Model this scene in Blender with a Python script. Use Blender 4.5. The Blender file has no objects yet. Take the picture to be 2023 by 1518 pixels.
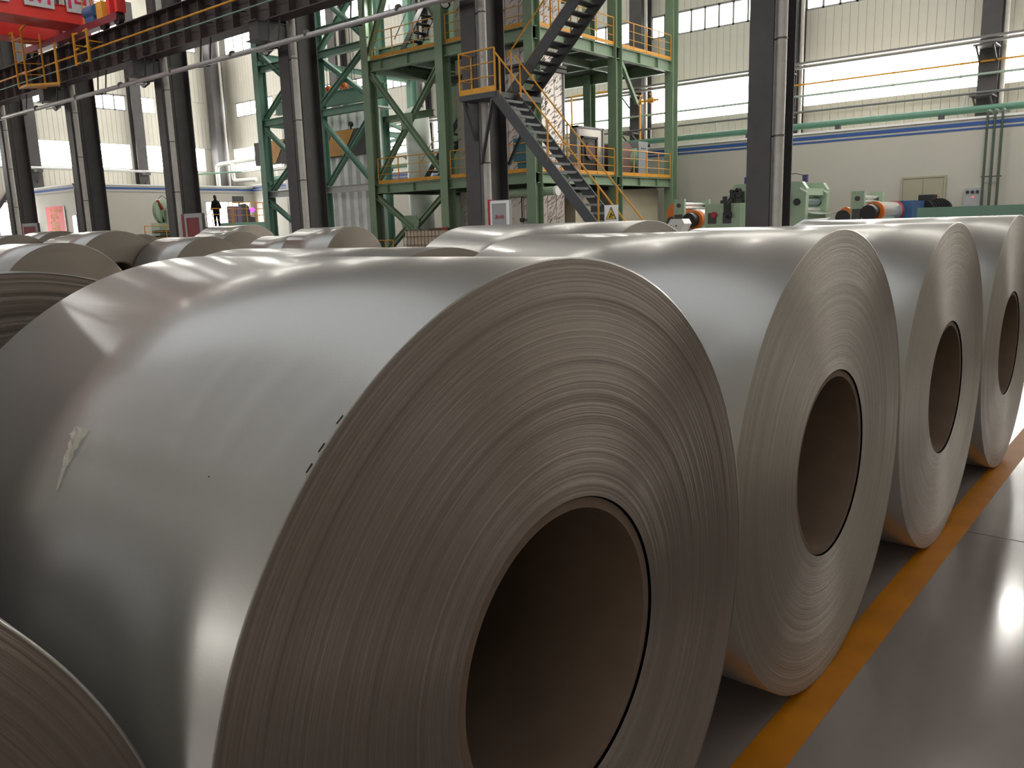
import bpy, bmesh, math, random
from mathutils import Vector, Matrix
random.seed(7)
C = bpy.context.scene.collection
PI = math.pi
# ------------------------------------------------------------------ camera, world, light, exposure
F_PX, W_PX = 1640.0, 2023.0
cd = bpy.data.cameras.new('camera'); cam = bpy.data.objects.new('camera', cd); C.objects.link(cam)
cd.sensor_fit = 'HORIZONTAL'; cd.sensor_width = 36.0; cd.lens = 36.0 * F_PX / W_PX
cd.clip_start = 0.05; cd.clip_end = 300
yaw, pitch, roll = math.radians(40.04), math.radians(10.80), math.radians(-1.69)
fw = Vector((-math.sin(yaw)*math.cos(pitch), math.cos(yaw)*math.cos(pitch), -math.sin(pitch)))
rt = Vector((math.cos(yaw), math.sin(yaw), 0)); up = rt.cross(fw)
r2 = math.cos(roll)*rt + math.sin(roll)*up; u2 = -math.sin(roll)*rt + math.cos(roll)*up
cam.matrix_world = Matrix(((r2.x, u2.x, -fw.x, 0), (r2.y, u2.y, -fw.y, 0), (r2.z, u2.z, -fw.z, 1.6), (0, 0, 0, 1)))
bpy.context.scene.camera = cam
wd = bpy.data.worlds.new('world'); bpy.context.scene.world = wd; wd.use_nodes = True
wd.node_tree.nodes['Background'].inputs[0].default_value = (0.85, 0.92, 1.0, 1)
wd.node_tree.nodes['Background'].inputs[1].default_value = 1.0
sc = bpy.context.scene
sc.view_settings.view_transform = 'Standard'; sc.view_settings.look = 'None'
sc.view_settings.gamma = 1.0; sc.view_settings.use_curve_mapping = False
sc.view_settings.exposure = 0.0
WIN_LOW, WIN_UP, SKY_NEAR, FAR_FILL, LAMP_E = 13.0, 8.0, 0.95, 4.2, 260.0
sc.cycles.max_bounces = 6; sc.cycles.diffuse_bounces = 3; sc.cycles.glossy_bounces = 4
sc.cycles.transmission_bounces = 4; sc.cycles.sample_clamp_indirect = 4.0
sc.cycles.use_denoising = True; sc.cycles.use_adaptive_sampling = True
try: sc.cycles.denoiser = 'OPENIMAGEDENOISE'
except Exception: pass

# ------------------------------------------------------------------ materials
MATS = {}
def mat(name, col=(0.5, 0.5, 0.5), rough=0.5, metal=0.0, noise=0.0, scale=6.0, bump=0.0, emit=None, es=1.0, alpha=None, aniso=0.0, spec=None):
    if name in MATS: return MATS[name]
    m = bpy.data.materials.new(name); m.use_nodes = True; nt = m.node_tree
    b = nt.nodes['Principled BSDF']
    b.inputs['Base Color'].default_value = (*col, 1); b.inputs['Roughness'].default_value = rough
    b.inputs['Metallic'].default_value = metal
    if spec is not None: b.inputs['Specular IOR Level'].default_value = spec
    if aniso: b.inputs['Anisotropic'].default_value = aniso
    if emit is not None:
        b.inputs['Emission Color'].default_value = (*emit, 1); b.inputs['Emission Strength'].default_value = es
    if alpha is not None: b.inputs['Alpha'].default_value = alpha
    if noise or bump:
        tc = nt.nodes.new('ShaderNodeTexCoord'); nz = nt.nodes.new('ShaderNodeTexNoise')
        nz.inputs['Scale'].default_value = scale; nz.inputs['Detail'].default_value = 5
        nt.links.new(tc.outputs['Object'], nz.inputs['Vector'])
        if noise:
            mp = nt.nodes.new('ShaderNodeMapRange')
            mp.inputs['From Min'].default_value = 0.25; mp.inputs['From Max'].default_value = 0.75
            mp.inputs['To Min'].default_value = 1 - noise; mp.inputs['To Max'].default_value = 1 + noise
            nt.links.new(nz.outputs['Fac'], mp.inputs['Value'])
            vm = nt.nodes.new('ShaderNodeVectorMath'); vm.operation = 'SCALE'
            vm.inputs[0].default_value = col
            nt.links.new(mp.outputs[0], vm.inputs['Scale']); nt.links.new(vm.outputs[0], b.inputs['Base Color'])
        if bump:
            bp = nt.nodes.new('ShaderNodeBump'); bp.inputs['Strength'].default_value = bump; bp.inputs['Distance'].default_value = 0.01
            nt.links.new(nz.outputs['Fac'], bp.inputs['Height']); nt.links.new(bp.outputs[0], b.inputs['Normal'])
    MATS[name] = m
    return m

steel_dark = mat('column_paint', (0.060, 0.055, 0.057), 0.55, noise=0.15, scale=2)
girder_m = mat('girder_paint', (0.060, 0.043, 0.043), 0.6, noise=0.2, scale=2)
green = mat('tower_green', (0.215, 0.305, 0.200), 0.5, noise=0.08, scale=1.5)
green_teal = mat('bluish_green', (0.17, 0.315, 0.24), 0.5, noise=0.08, scale=1.5)
green_m = mat('machine_green', (0.33, 0.44, 0.31), 0.45, noise=0.06, scale=3)
deck_m = mat('deck_plate', (0.055, 0.085, 0.06), 0.7, noise=0.2, scale=3)
yellow = mat('safety_yellow', (0.66, 0.30, 0.02), 0.45, noise=0.1, scale=4)
line_m = None
stair_m = mat('stair_steel', (0.05, 0.054, 0.06), 0.5, noise=0.15, scale=4)
tread_m = mat('tread_steel', (0.12, 0.125, 0.13), 0.45, metal=0.3, noise=0.2, scale=6)
pvc = mat('grey_white_pipe', (0.47, 0.45, 0.41), 0.45, noise=0.1, scale=5)
clamp_m = mat('clamp_steel', (0.10, 0.09, 0.08), 0.5)
galv = mat('galvanised_pipe', (0.52, 0.52, 0.53), 0.35, metal=0.7, noise=0.1, scale=8)
white_pipe = mat('white_pipe', (0.8, 0.8, 0.78), 0.4)
panel_m = mat('wall_panel_white', (0.62, 0.60, 0.53), 0.5, noise=0.04, scale=1)
annex_m = mat('annex_white', (0.44, 0.425, 0.375), 0.6, noise=0.03, scale=0.7)
blue_m = mat('blue_stripe', (0.022, 0.075, 0.27), 0.5)
door_m = mat('door_beige', (0.33, 0.315, 0.235), 0.5)
grey_trim = mat('grey_trim', (0.28, 0.28, 0.29), 0.5)
white_m = mat('white_paint', (0.80, 0.80, 0.79), 0.45)
roof_m = mat('roof_sheet', (0.52, 0.49, 0.44), 0.6, noise=0.08, scale=0.6)
red_c = mat('crane_red', (0.70, 0.030, 0.022), 0.42, noise=0.08, scale=2)
crimson = mat('sign_crimson', (0.62, 0.02, 0.10), 0.5)
board_m = mat('sign_board_grey', (0.55, 0.56, 0.58), 0.5)
black = mat('black_paint', (0.012, 0.012, 0.014), 0.5)
cloth_black = mat('black_padded_cloth', (0.008, 0.008, 0.011), 0.95, bump=0.4, scale=20, spec=0.1)
skin_m = mat('skin', (0.45, 0.28, 0.20), 0.55)
hair_m = mat('dark_hair', (0.012, 0.010, 0.009), 0.6)
win_low = mat('lit_window_low', (0.8, 0.8, 0.8), 0.4, emit=(1.0, 0.985, 0.93), es=WIN_LOW)
win_up = mat('lit_window_high', (0.8, 0.8, 0.8), 0.4, emit=(1.0, 0.99, 0.95), es=WIN_UP)
sky_m = mat('roof_light_sheet', (0.8, 0.8, 0.8), 0.4, emit=(0.86, 0.93, 1.0), es=SKY_NEAR)
far_fill_m = mat('far_bay_fill_sheet', (0.8, 0.8, 0.8), 0.4, emit=(1.0, 0.97, 0.90), es=FAR_FILL)  # unseen glowing sheet added to brighten the far bay
lamp_m = mat('lamp_glow', (1, 1, 1), 0.4, emit=(1.0, 0.97, 0.90), es=LAMP_E)
foil = mat('insulation_foil', (0.50, 0.46, 0.42), 0.42, metal=0.5, noise=0.14, scale=22, bump=0.08)
corr = mat('corrugated_silver', (0.86, 0.87, 0.87), 0.32, metal=0.2, noise=0.12, scale=2)
orange = mat('orange_enamel', (0.75, 0.18, 0.02), 0.4)
red_m = mat('dull_red', (0.38, 0.03, 0.03), 0.5)
maroon = mat('dark_red_panel', (0.20, 0.025, 0.035), 0.45)
cream = mat('cream_panel', (0.50, 0.46, 0.34), 0.5, noise=0.04, scale=2)
brown = mat('brown_duct', (0.14, 0.075, 0.065), 0.55, noise=0.15, scale=3)
blue_box = mat('machine_blue', (0.04, 0.11, 0.26), 0.5)
violet = mat('valve_violet', (0.06, 0.05, 0.17), 0.45)
roll_m = mat('polished_roll', (0.85, 0.85, 0.83), 0.18, metal=0.7)
grey_box = mat('grey_enamel', (0.33, 0.34, 0.35), 0.45, noise=0.04, scale=4)
tank_m = mat('tank_plastic', (0.62, 0.52, 0.40), 0.5)
rust = mat('rusty_bar', (0.13, 0.07, 0.04), 0.7)
glassy = mat('cabinet_glass', (0.10, 0.115, 0.11), 0.15)
paper = mat('paperboard', (0.135, 0.088, 0.058), 0.75, noise=0.12, scale=10)
banner_m = mat('red_banner', (0.72, 0.055, 0.065), 0.55)
banner_txt = mat('banner_lettering', (0.85, 0.45, 0.16), 0.5)
lilac = mat('lilac_curtain', (0.22, 0.16, 0.24), 0.6)
purple_e = mat('purple_lamp', (0.3, 0.05, 0.9), 0.4, emit=(0.35, 0.04, 1.0), es=4)
tubewhite = mat('lit_tube', (1, 1, 1), 0.4, emit=(1, 1, 0.98), es=8)
red_led = mat('red_led', (1, 0.1, 0.1), 0.4, emit=(1.0, 0.05, 0.05), es=3)

def coil_wrap_material():
    m = bpy.data.materials.new('coil_sheet'); m.use_nodes = True; nt = m.node_tree; b = nt.nodes['Principled BSDF']
    b.inputs['Metallic'].default_value = 1.0; b.inputs['Roughness'].default_value = 0.27
    tc = nt.nodes.new('ShaderNodeTexCoord')
    n1 = nt.nodes.new('ShaderNodeTexNoise'); n1.inputs['Scale'].default_value = 2.2; n1.inputs['Detail'].default_value = 3
    nt.links.new(tc.outputs['Object'], n1.inputs['Vector'])
    b.inputs['Metallic'].default_value = 0.78; b.inputs['Roughness'].default_value = 0.32
    b.inputs['Coat Weight'].default_value = 0.3; b.inputs['Coat Roughness'].default_value = 0.14
    mx = nt.nodes.new('ShaderNodeMix'); mx.data_type = 'RGBA'
    mx.inputs['A'].default_value = (0.375, 0.362, 0.340, 1); mx.inputs['B'].default_value = (0.41, 0.396, 0.374, 1)
    nt.links.new(n1.outputs['Fac'], mx.inputs['Factor']); nt.links.new(mx.outputs['Result'], b.inputs['Base Color'])
    n2 = nt.nodes.new('ShaderNodeTexNoise'); n2.inputs['Scale'].default_value = 260; n2.inputs['Detail'].default_value = 2
    nt.links.new(tc.outputs['Object'], n2.inputs['Vector'])
    bp = nt.nodes.new('ShaderNodeBump'); bp.inputs['Strength'].default_value = 0.05; bp.inputs['Distance'].default_value = 0.002
    nt.links.new(n2.outputs['Fac'], bp.inputs['Height']); nt.links.new(bp.outputs[0], b.inputs['Normal'])
    return m
def coil_side_material(name, col, amp):
    m = bpy.data.materials.new(name); m.use_nodes = True; nt = m.node_tree; b = nt.nodes['Principled BSDF']
    b.inputs['Metallic'].default_value = 0.8; b.inputs['Roughness'].default_value = 0.40
    b.inputs['Anisotropic'].default_value = 0.85; b.inputs['Anisotropic Rotation'].default_value = 0.25
    uv = nt.nodes.new('ShaderNodeUVMap'); uv.uv_map = 'UVMap'
    sp = nt.nodes.new('ShaderNodeSeparateXYZ'); nt.links.new(uv.outputs[0], sp.inputs[0])
    def n1d(scale, off, detail=2):
        ma = nt.nodes.new('ShaderNodeMath'); ma.operation = 'MULTIPLY_ADD'; ma.inputs[1].default_value = scale; ma.inputs[2].default_value = off
        nt.links.new(sp.outputs['Y'], ma.inputs[0])
        n = nt.nodes.new('ShaderNodeTexNoise'); n.noise_dimensions = '1D'; n.inputs['Scale'].default_value = 1; n.inputs['Detail'].default_value = detail
        nt.links.new(ma.outputs[0], n.inputs['W']); return n
    a = n1d(170 if amp > .1 else 330, 3.3, 5); c = n1d(1500, 11.7, 3)
    s = nt.nodes.new('ShaderNodeMath'); s.operation = 'ADD'
    nt.links.new(a.outputs['Fac'], s.inputs[0]); nt.links.new(c.outputs['Fac'], s.inputs[1])
    mp = nt.nodes.new('ShaderNodeMapRange'); mp.inputs['From Min'].default_value = 0.65; mp.inputs['From Max'].default_value = 1.35
    mp.inputs['To Min'].default_value = 1 - amp; mp.inputs['To Max'].default_value = 1 + amp
    nt.links.new(s.outputs[0], mp.inputs['Value'])
    vm = nt.nodes.new('ShaderNodeVectorMath'); vm.operation = 'SCALE'; vm.inputs[0].default_value = col
    nt.links.new(mp.outputs[0], vm.inputs['Scale']); nt.links.new(vm.outputs[0], b.inputs['Base Color'])
    bp = nt.nodes.new('ShaderNodeBump'); bp.inputs['Strength'].default_value = 0.35; bp.inputs['Distance'].default_value = 0.002
    nt.links.new(s.outputs[0], bp.inputs['Height']); nt.links.new(bp.outputs[0], b.inputs['Normal'])
    tg = nt.nodes.new('ShaderNodeTangent'); tg.direction_type = 'UV_MAP'; tg.uv_map = 'UVMap'
    nt.links.new(tg.outputs[0], b.inputs['Tangent'])
    return m
wrap_m = coil_wrap_material()
side_a = coil_side_material('coil_side_wraps', (0.275, 0.230, 0.200), 0.17)
side_b = coil_side_material('coil_side_wraps_even', (0.320, 0.280, 0.242), 0.16)

def floor_material():
    m = bpy.data.materials.new('epoxy_floor'); m.use_nodes = True; nt = m.node_tree; b = nt.nodes['Principled BSDF']; b.inputs['Specular IOR Level'].default_value = 0.32
    tc = nt.nodes.new('ShaderNodeTexCoord')
    n1 = nt.nodes.new('ShaderNodeTexNoise'); n1.inputs['Scale'].default_value = 3.2; n1.inputs['Detail'].default_value = 8
    n2 = nt.nodes.new('ShaderNodeTexNoise'); n2.inputs['Scale'].default_value = 7; n2.inputs['Detail'].default_value = 6
    mpg = nt.nodes.new('ShaderNodeMapping'); mpg.inputs['Scale'].default_value = (1.0, 0.35, 1)
    nt.links.new(tc.outputs['Object'], mpg.inputs[0])
    nt.links.new(mpg.outputs[0], n1.inputs['Vector']); nt.links.new(mpg.outputs[0], n2.inputs['Vector'])
    mx = nt.nodes.new('ShaderNodeMix'); mx.data_type = 'RGBA'
    mx.inputs['A'].default_value = (0.145, 0.115, 0.100, 1); mx.inputs['B'].default_value = (0.255, 0.215, 0.195, 1)
    nt.links.new(n1.outputs['Fac'], mx.inputs['Factor']); nt.links.new(mx.outputs['Result'], b.inputs['Base Color'])
    mr = nt.nodes.new('ShaderNodeMapRange'); mr.inputs['To Min'].default_value = 0.09; mr.inputs['To Max'].default_value = 0.20
    nt.links.new(n2.outputs['Fac'], mr.inputs['Value']); nt.links.new(mr.outputs[0], b.inputs['Roughness'])
    bp = nt.nodes.new('ShaderNodeBump'); bp.inputs['Strength'].default_value = 0.02; bp.inputs['Distance'].default_value = 0.01
    nt.links.new(n2.outputs['Fac'], bp.inputs['Height']); nt.links.new(bp.outputs[0], b.inputs['Normal'])
    return m
floor_m = floor_material()
line_m = mat('floor_line_yellow', (0.40, 0.140, 0.002), 0.5, noise=0.18, scale=5, spec=0.15)

# ------------------------------------------------------------------ mesh builder
class MB:
    def __init__(s): s.v = []; s.f = []; s.uv = None
    def add(s, vs, fs):
        o = len(s.v); s.v += [tuple(p) for p in vs]; s.f += [tuple(i + o for i in f) for f in fs]; return s
    def box(s, x0, x1, y0, y1, z0, z1):
        return s.add([(x0,y0,z0),(x1,y0,z0),(x1,y1,z0),(x0,y1,z0),(x0,y0,z1),(x1,y0,z1),(x1,y1,z1),(x0,y1,z1)],
                     [(0,3,2,1),(4,5,6,7),(0,1,5,4),(1,2,6,5),(2,3,7,6),(3,0,4,7)])
    def bar(s, p, q, w, h, side=None):
        p = Vector(p); q = Vector(q); d = (q - p).normalized()
        a = Vector(side) if side else (Vector((0,0,1)).cross(d) if abs(d.z) < 0.99 else Vector((1,0,0)))
        a = (a - a.dot(d)*d).normalized(); b = d.cross(a)
        vs = [c + a*i*w/2 + b*j*h/2 for c in (p, q) for i, j in ((-1,-1),(1,-1),(1,1),(-1,1))]
        return s.add(vs, [(0,3,2,1),(4,5,6,7),(0,1,5,4),(1,2,6,5),(2,3,7,6),(3,0,4,7)])
    def tube(s, p, q, r, n=10, r1=None, cap=True):
        p = Vector(p); q = Vector(q); d = (q - p).normalized(); r1 = r if r1 is None else r1
        a = d.orthogonal().normalized(); b = d.cross(a)
        vs = [c + (a*math.cos(t) + b*math.sin(t))*rr for c, rr in ((p, r), (q, r1)) for t in [2*PI*i/n for i in range(n)]]
        fs = [(i, (i+1) % n, n+(i+1) % n, n+i) for i in range(n)]
        if cap: fs += [tuple(range(n-1, -1, -1)), tuple(range(n, 2*n))]
        return s.add(vs, fs)
    def path(s, pts, r, n=10):
        pts = [Vector(p) for p in pts]
        if len(pts) > 2:           # rounded bends
            out = [pts[0]]
            for i in range(1, len(pts)-1):
                a, b, c = pts[i-1], pts[i], pts[i+1]; k = min(2.2*r, (a-b).length*.45, (c-b).length*.45)
                p0 = b + (a-b).normalized()*k; p2 = b + (c-b).normalized()*k
                for t in (0, .25, .5, .75, 1): out.append(p0*(1-t)**2 + b*2*t*(1-t) + p2*t*t)
            out.append(pts[-1]); pts = out
        rings = []; d0 = (pts[1]-pts[0]).normalized(); a = d0.orthogonal().normalized()
        vs = []
        for i, p in enumerate(pts):
            d = (pts[min(i+1, len(pts)-1)] - pts[max(i-1, 0)]).normalized()
            a = (a - a.dot(d)*d).normalized(); b = d.cross(a)
            vs += [p + (a*math.cos(2*PI*j/n) + b*math.sin(2*PI*j/n))*r for j in range(n)]
        fs = [(i*n+j, i*n+(j+1) % n, (i+1)*n+(j+1) % n, (i+1)*n+j) for i in range(len(pts)-1) for j in range(n)]
        fs += [tuple(range(n-1, -1, -1)), tuple(range((len(pts)-1)*n, len(pts)*n))]
        return s.add(vs, fs)
    def prism(s, poly, ax, a, b):      # poly in the two other axes (order x,y,z without ax)
        n = len(poly); vs = []
        for t in (a, b):
            for u, v in poly:
                vs.append((t, u, v) if ax == 0 else (u, t, v) if ax == 1 else (u, v, t))
        return s.add(vs, [tuple(range(n)), tuple(range(2*n-1, n-1, -1))] + [(i, n+i, n+(i+1) % n, (i+1) % n) for i in range(n)])
    def isec(s, p, q, w, h, t=0.025, side=None):     # H section bar: web in the plane of "side"
        p = Vector(p); q = Vector(q); d = (q-p).normalized()
        a = Vector(side) if side else (Vector((0,0,1)).cross(d) if abs(d.z) < 0.99 else Vector((1,0,0)))
        a = (a - a.dot(d)*d).normalized(); b = d.cross(a)
        for k in (-1, 1):
            o = b*k*(h/2 - t/2); s.bar(p+o, q+o, w, t, side=a)
        s.bar(p, q, t, h-2*t, side=a)
        return s

WL = {}
def finish(me):
    bm = bmesh.new(); bm.from_mesh(me); bmesh.ops.recalc_face_normals(bm, faces=bm.faces); bm.to_mesh(me); bm.free()
def props(o, label=None, cat=None, group=None, kind=None):
    if label: o['label'] = label
    if cat: o['category'] = cat
    if group: o['group'] = group
    if kind: o['kind'] = kind
    return o
def obj(name, mb, m, parent=None, smooth=False, label=None, kind=None, loc=None, recalc=True):
    base = WL[parent.name] if parent else Vector(loc or (0, 0, 0))
    me = bpy.data.meshes.new(name)
    me.from_pydata([(x-base.x, y-base.y, z-base.z) for x, y, z in mb.v], [], mb.f)
    if recalc: finish(me)
    if smooth:
        me.polygons.foreach_set('use_smooth', [True]*len(me.polygons))
        try: me.set_sharp_from_angle(angle=math.radians(35))
        except Exception: pass
    me.materials.append(m)
    o = bpy.data.objects.new(name, me); C.objects.link(o)
    if parent: o.parent = parent
    else: o.location = base
    WL[o.name] = base.copy()
    return props(o, label, None, None, kind)
def inst(name, me, parent, wloc, rot=(0,0,0), scale=(1,1,1)):
    o = bpy.data.objects.new(name, me); C.objects.link(o); o.parent = parent
    o.location = Vector(wloc) - (WL[parent.name] if parent else Vector()); o.rotation_euler = rot; o.scale = scale
    WL[o.name] = Vector(wloc)
    return o
def thing(name, label, cat, loc, group=None):
    o = bpy.data.objects.new(name, None); C.objects.link(o); o.location = loc; o.empty_display_size = .1
    WL[o.name] = Vector(loc)
    return props(o, label, cat, group)
def struct(name, mb, m, smooth=False, loc=None):
    o = obj(name, mb, m, None, smooth, loc=loc); o['kind'] = 'structure'; return o
def text_obj(name, body, size, m, parent, wloc, rot, depth=0.01, cat=None):
    cu = bpy.data.curves.new(name, 'FONT'); cu.body = body; cu.size = size; cu.extrude = depth
    cu.align_x = 'CENTER'; cu.align_y = 'CENTER'; cu.offset = size*0.012
    t = bpy.data.objects.new(name + '_curve', cu); C.objects.link(t)
    dg = bpy.context.evaluated_depsgraph_get(); me = bpy.data.meshes.new_from_object(t.evaluated_get(dg))
    bpy.data.objects.remove(t); bpy.data.curves.remove(cu)
    me.materials.clear(); me.materials.append(m)
    return inst(name, me, parent, wloc, rot)
RX = (PI/2, 0, PI/2)      # text facing +X
RY = (PI/2, 0, 0)         # text facing -Y

def guardrail(parent, pts, h=1.06, toe=True, step=1.2, m=None):
    m = m or yellow
    pts = [Vector(p) for p in pts]; g = MB()
    for a, b in zip(pts, pts[1:]):
        for k in (h, h*.68, h*.36):
            g.tube(a+Vector((0,0,k)), b+Vector((0,0,k)), 0.022 if k == h else 0.014, 8)
    rail = obj('guardrail', g, m, parent, True)
    for i, (a, b) in enumerate(zip(pts, pts[1:])):
        n = max(1, round((b-a).length/step))
        for k in range(n + (1 if i == len(pts)-2 else 0)):
            p = a.lerp(b, k/n); obj('rail_post', MB().tube(p, p+Vector((0,0,h)), 0.026, 8), m, rail, True)
        if toe and abs(a.z-b.z) < .01:
            obj('toe_board', MB().bar(a+Vector((0,0,.07)), b+Vector((0,0,.07)), 0.012, 0.14), m, rail)
    return rail
def stair(root, x0, z0, x1, z1, y0, y1, rails=True, pitch_z=0.2, sw=0.24, tm=None, sm=None):
    tm = tm or tread_m; sm = sm or stair_m
    for y in (y0, y1):
        obj('stringer', MB().bar((x0, y, z0-.06), (x1, y, z1-.06), 0.045, sw), sm, root)
    n = int(abs(z1-z0)/pitch_z)
    for k in range(1, n):
        t = k/n; x = x0+(x1-x0)*t; z = z0+(z1-z0)*t
        obj('tread', MB().box(x-.12, x+.12, min(y0,y1)+.02, max(y0,y1)-.02, z-.025, z).box(x+.105*(1 if z1<z0 else -1)-.012, x+.105*(1 if z1<z0 else -1)+.012, min(y0,y1)+.02, max(y0,y1)-.02, z-.06, z), tm, root)
    if rails:
        for y in (y0, y1):
            g = MB()
            g.tube((x0, y, z0+1.0), (x1, y, z1+1.0), 0.022, 8)
            r = obj('handrail', g, yellow, root, True)
            L = abs(x1-x0); m = max(2, round(L/1.35))
            for k in range(m+1):
                t = (k+.12)/m if k < m else .97
                x = x0+(x1-x0)*t; z = z0+(z1-z0)*t
                obj('rail_post', MB().tube((x, y, z), (x, y, z+1.0), 0.024, 8), yellow, r, True)

# ------------------------------------------------------------------ room shell
XL, XR, YB, YF = -64.2, 20.0, -30.0, 40.4
EAVE = 18.7
fl = struct('floor', MB().box(XL-.5, XR+.5, YB-.5, YF+.5, -0.3, 0.0), floor_m)
obj('floor_joint', MB().box(-30, 20, 4.545, 4.549, -0.001, 0.0012), black, fl)
obj('floor_joint', MB().box(-30, 20, 12.545, 12.549, -0.001, 0.0012), black, fl)
obj('floor_joint', MB().box(-30, 20, -3.455, -3.451, -0.001, 0.0012), black, fl)
ln = obj('floor_line', MB().box(-0.95, -0.82, -6, 16, 0.0, 0.0015), line_m); props(ln, 'yellow line painted on the floor along the front coil row', 'floor line')

# ceilings: three pitched bays
def roof_bay(y0, y1, ridge):
    ym = 2.5 if y0 == -12 else (y0+y1)/2; g = MB()
    hw = 5.2 if y0 == -12 else 3.0
    g.add([(XL, y0, EAVE), (XR, y0, EAVE), (XR, ym-hw, ridge), (XL, ym-hw, ridge)], [(0,1,2,3)])
    g.add([(XL, y1, EAVE), (XR, y1, EAVE), (XR, ym+hw, ridge), (XL, ym+hw, ridge)], [(0,1,2,3)])
    return g, ym, hw
ceil_g = MB(); lights = []
for (a, b, rz) in ((-30, -12, 20.3), (-12, 18, 20.7), (18, 40.9, 20.5)):
    g, ym, hw = roof_bay(a, b, rz); ceil_g.add(g.v, g.f); lights.append((ym, hw, rz))
ceil = struct('ceiling', ceil_g, roof_m)
k = 0
fill_strip_m = mat('roof_fill_sheet', (0.8, 0.8, 0.8), 0.4, emit=(0.93, 0.96, 1.0), es=1.35)  # unseen glowing strips, added to brighten the roof mirrored in the coils
def fill_strips(y0, z0, y1, z1):
    X = XL+3.0
    while X < XR-1.5:
        obj('roof_fill_strip', MB().add([(X, y0, z0-.03), (X+1.3, y0, z0-.03), (X+1.3, y1, z1-.03), (X, y1, z1-.03)], [(0,1,2,3)]), fill_strip_m, ceil); X += 4.1
fill_strips(-11.6, EAVE+.06, -2.9, 20.62); fill_strips(-29.6, EAVE+.03, -24.3, 20.1); fill_strips(-12.4, EAVE+.03, -17.8, 20.1)
for ym, hw, rz in lights:
    x = XL
    if ym < -15:
        obj('roof_sheet', MB().box(XL, XR, ym-hw, ym+hw, rz, rz+.03), roof_m, ceil); continue
    while x < XR:
        x2 = min(x+8.1, XR)
        dim = ym < 20 and x < -46
        obj('roof_sheet' if dim else 'roof_light_or_fill', MB().box(x, x2, ym-hw, ym+hw, rz, rz+.03), roof_m if dim else (far_fill_m if ym > 20 else sky_m), ceil)  # far bay sheets are added fill light; near bay ones are skylights
        x = x2
for xx in range(-62, 34, 8):
    pass
for ym, hw, rz in lights:
    g = MB()
    for xx in range(8):
        X = -7.6-8.2*xx+4*8.2
        y0 = {2.5: -12, 29.45: 18, -21: -30}.get(round(ym, 2), ym-11)
        g.bar((X, y0, EAVE-.3), (X, ym-hw, rz-.3), .25, .6); g.bar((X, {-12: 18}.get(y0, 2*ym-y0), EAVE-.3), (X, ym+hw, rz-.3), .25, .6)
    obj('roof_rafter', g, steel_dark, ceil, kind='stuff')

# window walls. bands: solid / window / solid / window / solid
Z1, Z2, Z3, Z4, Z5, Z6 = 6.72, 8.52, 10.96, 12.12, 15.9, 17.8
wf = struct('wall_far', MB().box(XL, XR, YF+.06, YF+.3, 0, Z1).box(XL, XR, YF+.06, YF+.3, Z2, Z3).box(XL, XR, YF+.06, YF+.3, Z4, Z5).box(XL, XR, YF+.06, YF+.3, Z6, 21.0), panel_m)
wl = struct('wall_left', MB().box(XL-.3, XL-.06, YB, YF, 0, Z1).box(XL-.3, XL-.06, YB, YF, Z2, Z3).box(XL-.3, XL-.06, YB, YF, Z4, Z5).box(XL-.3, XL-.06, YB, YF, Z6, 21.0), panel_m)
g = MB()
for i in range(-3, 7):
    X = -7.6-8.2*i
    if X < XR: g.box(X-.32, X+.32, YF+.06, YF+.3, Z1, Z2).box(X-.32, X+.32, YF+.06, YF+.3, Z3, Z4).box(X-.32, X+.32, YF+.06, YF+.3, Z5, Z6)
g.box(XL, XL+.62, YF+.06, YF+.3, Z1, Z2).box(-57.6, -57.13, YF+.06, YF+.3, Z3, Z4).box(XL, -62.7, YF+.06, YF+.3, Z3, Z4).box(XL, XL+.62, YF+.06, YF+.3, Z5, Z6).box(16.6, XR, YF+.06, YF+.3, Z1, Z4)
obj('wall_pier', g, panel_m, wf, kind='stuff')
g = MB()
for a, b in ((38.2, 40.4), (32.0, 33.0), (24.4, 25.2), (16.7, 17.5), (9, 9.8), (1, 2), (-7, -6), (-15, -14), (-30, -22)): g.box(XL-.3, XL-.06, a, b, Z1, Z2).box(XL-.3, XL-.06, a, b, Z3, Z4).box(XL-.3, XL-.06, a, b, Z5, Z6)
g.box(XL-.3, XL-.06, 34.3, 38.2, Z3, Z4).box(XL-.3, XL-.06, 33, 33.2, Z3, Z4)
obj('wall_pier', g, panel_m, wl, kind='stuff')
pw = 0.36
for (z0, z1) in ((5.1, Z1), (Z2, Z3), (Z4, Z5)):
    pm = bpy.data.meshes.new('wall_panel')
    g = MB().prism([(0.004, 0), (0.004, .04), (.012, .05), (pw-.012, .05), (pw-.004, .04), (pw-.004, 0)], 2, z0, z1)
    g.v = [(x, -y, z) for x, y, z in g.v]
    pm.from_pydata(g.v, [], g.f); finish(pm); pm.materials.append(panel_m)
    x = -24.3
    while x < 4.0:
        inst('wall_panel', pm, wf, (x, YF+.06, 0)); x += pw
    g = MB(); x = XL+.1
    while x < -24.5:
        g.box(x+.008, x+pw-.008, YF+.015, YF+.06, z0, z1); x += pw
    obj('wall_panelling', g, panel_m, wf, kind='stuff')
    g = MB(); y = 8.0
    while y < YF-.4:
        g.box(XL-.06, XL-.015, y+.008, y+.34, z0, z1); y += .35
    obj('wall_panelling', g, panel_m, wl, kind='stuff')
g = MB(); y = 8.0
while y < 24:
    g.box(XL-.06, XL-.015, y+.008, y+.34, 0, 5.1); y += .35
obj('wall_panelling', g, panel_m, wl, kind='stuff')

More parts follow.
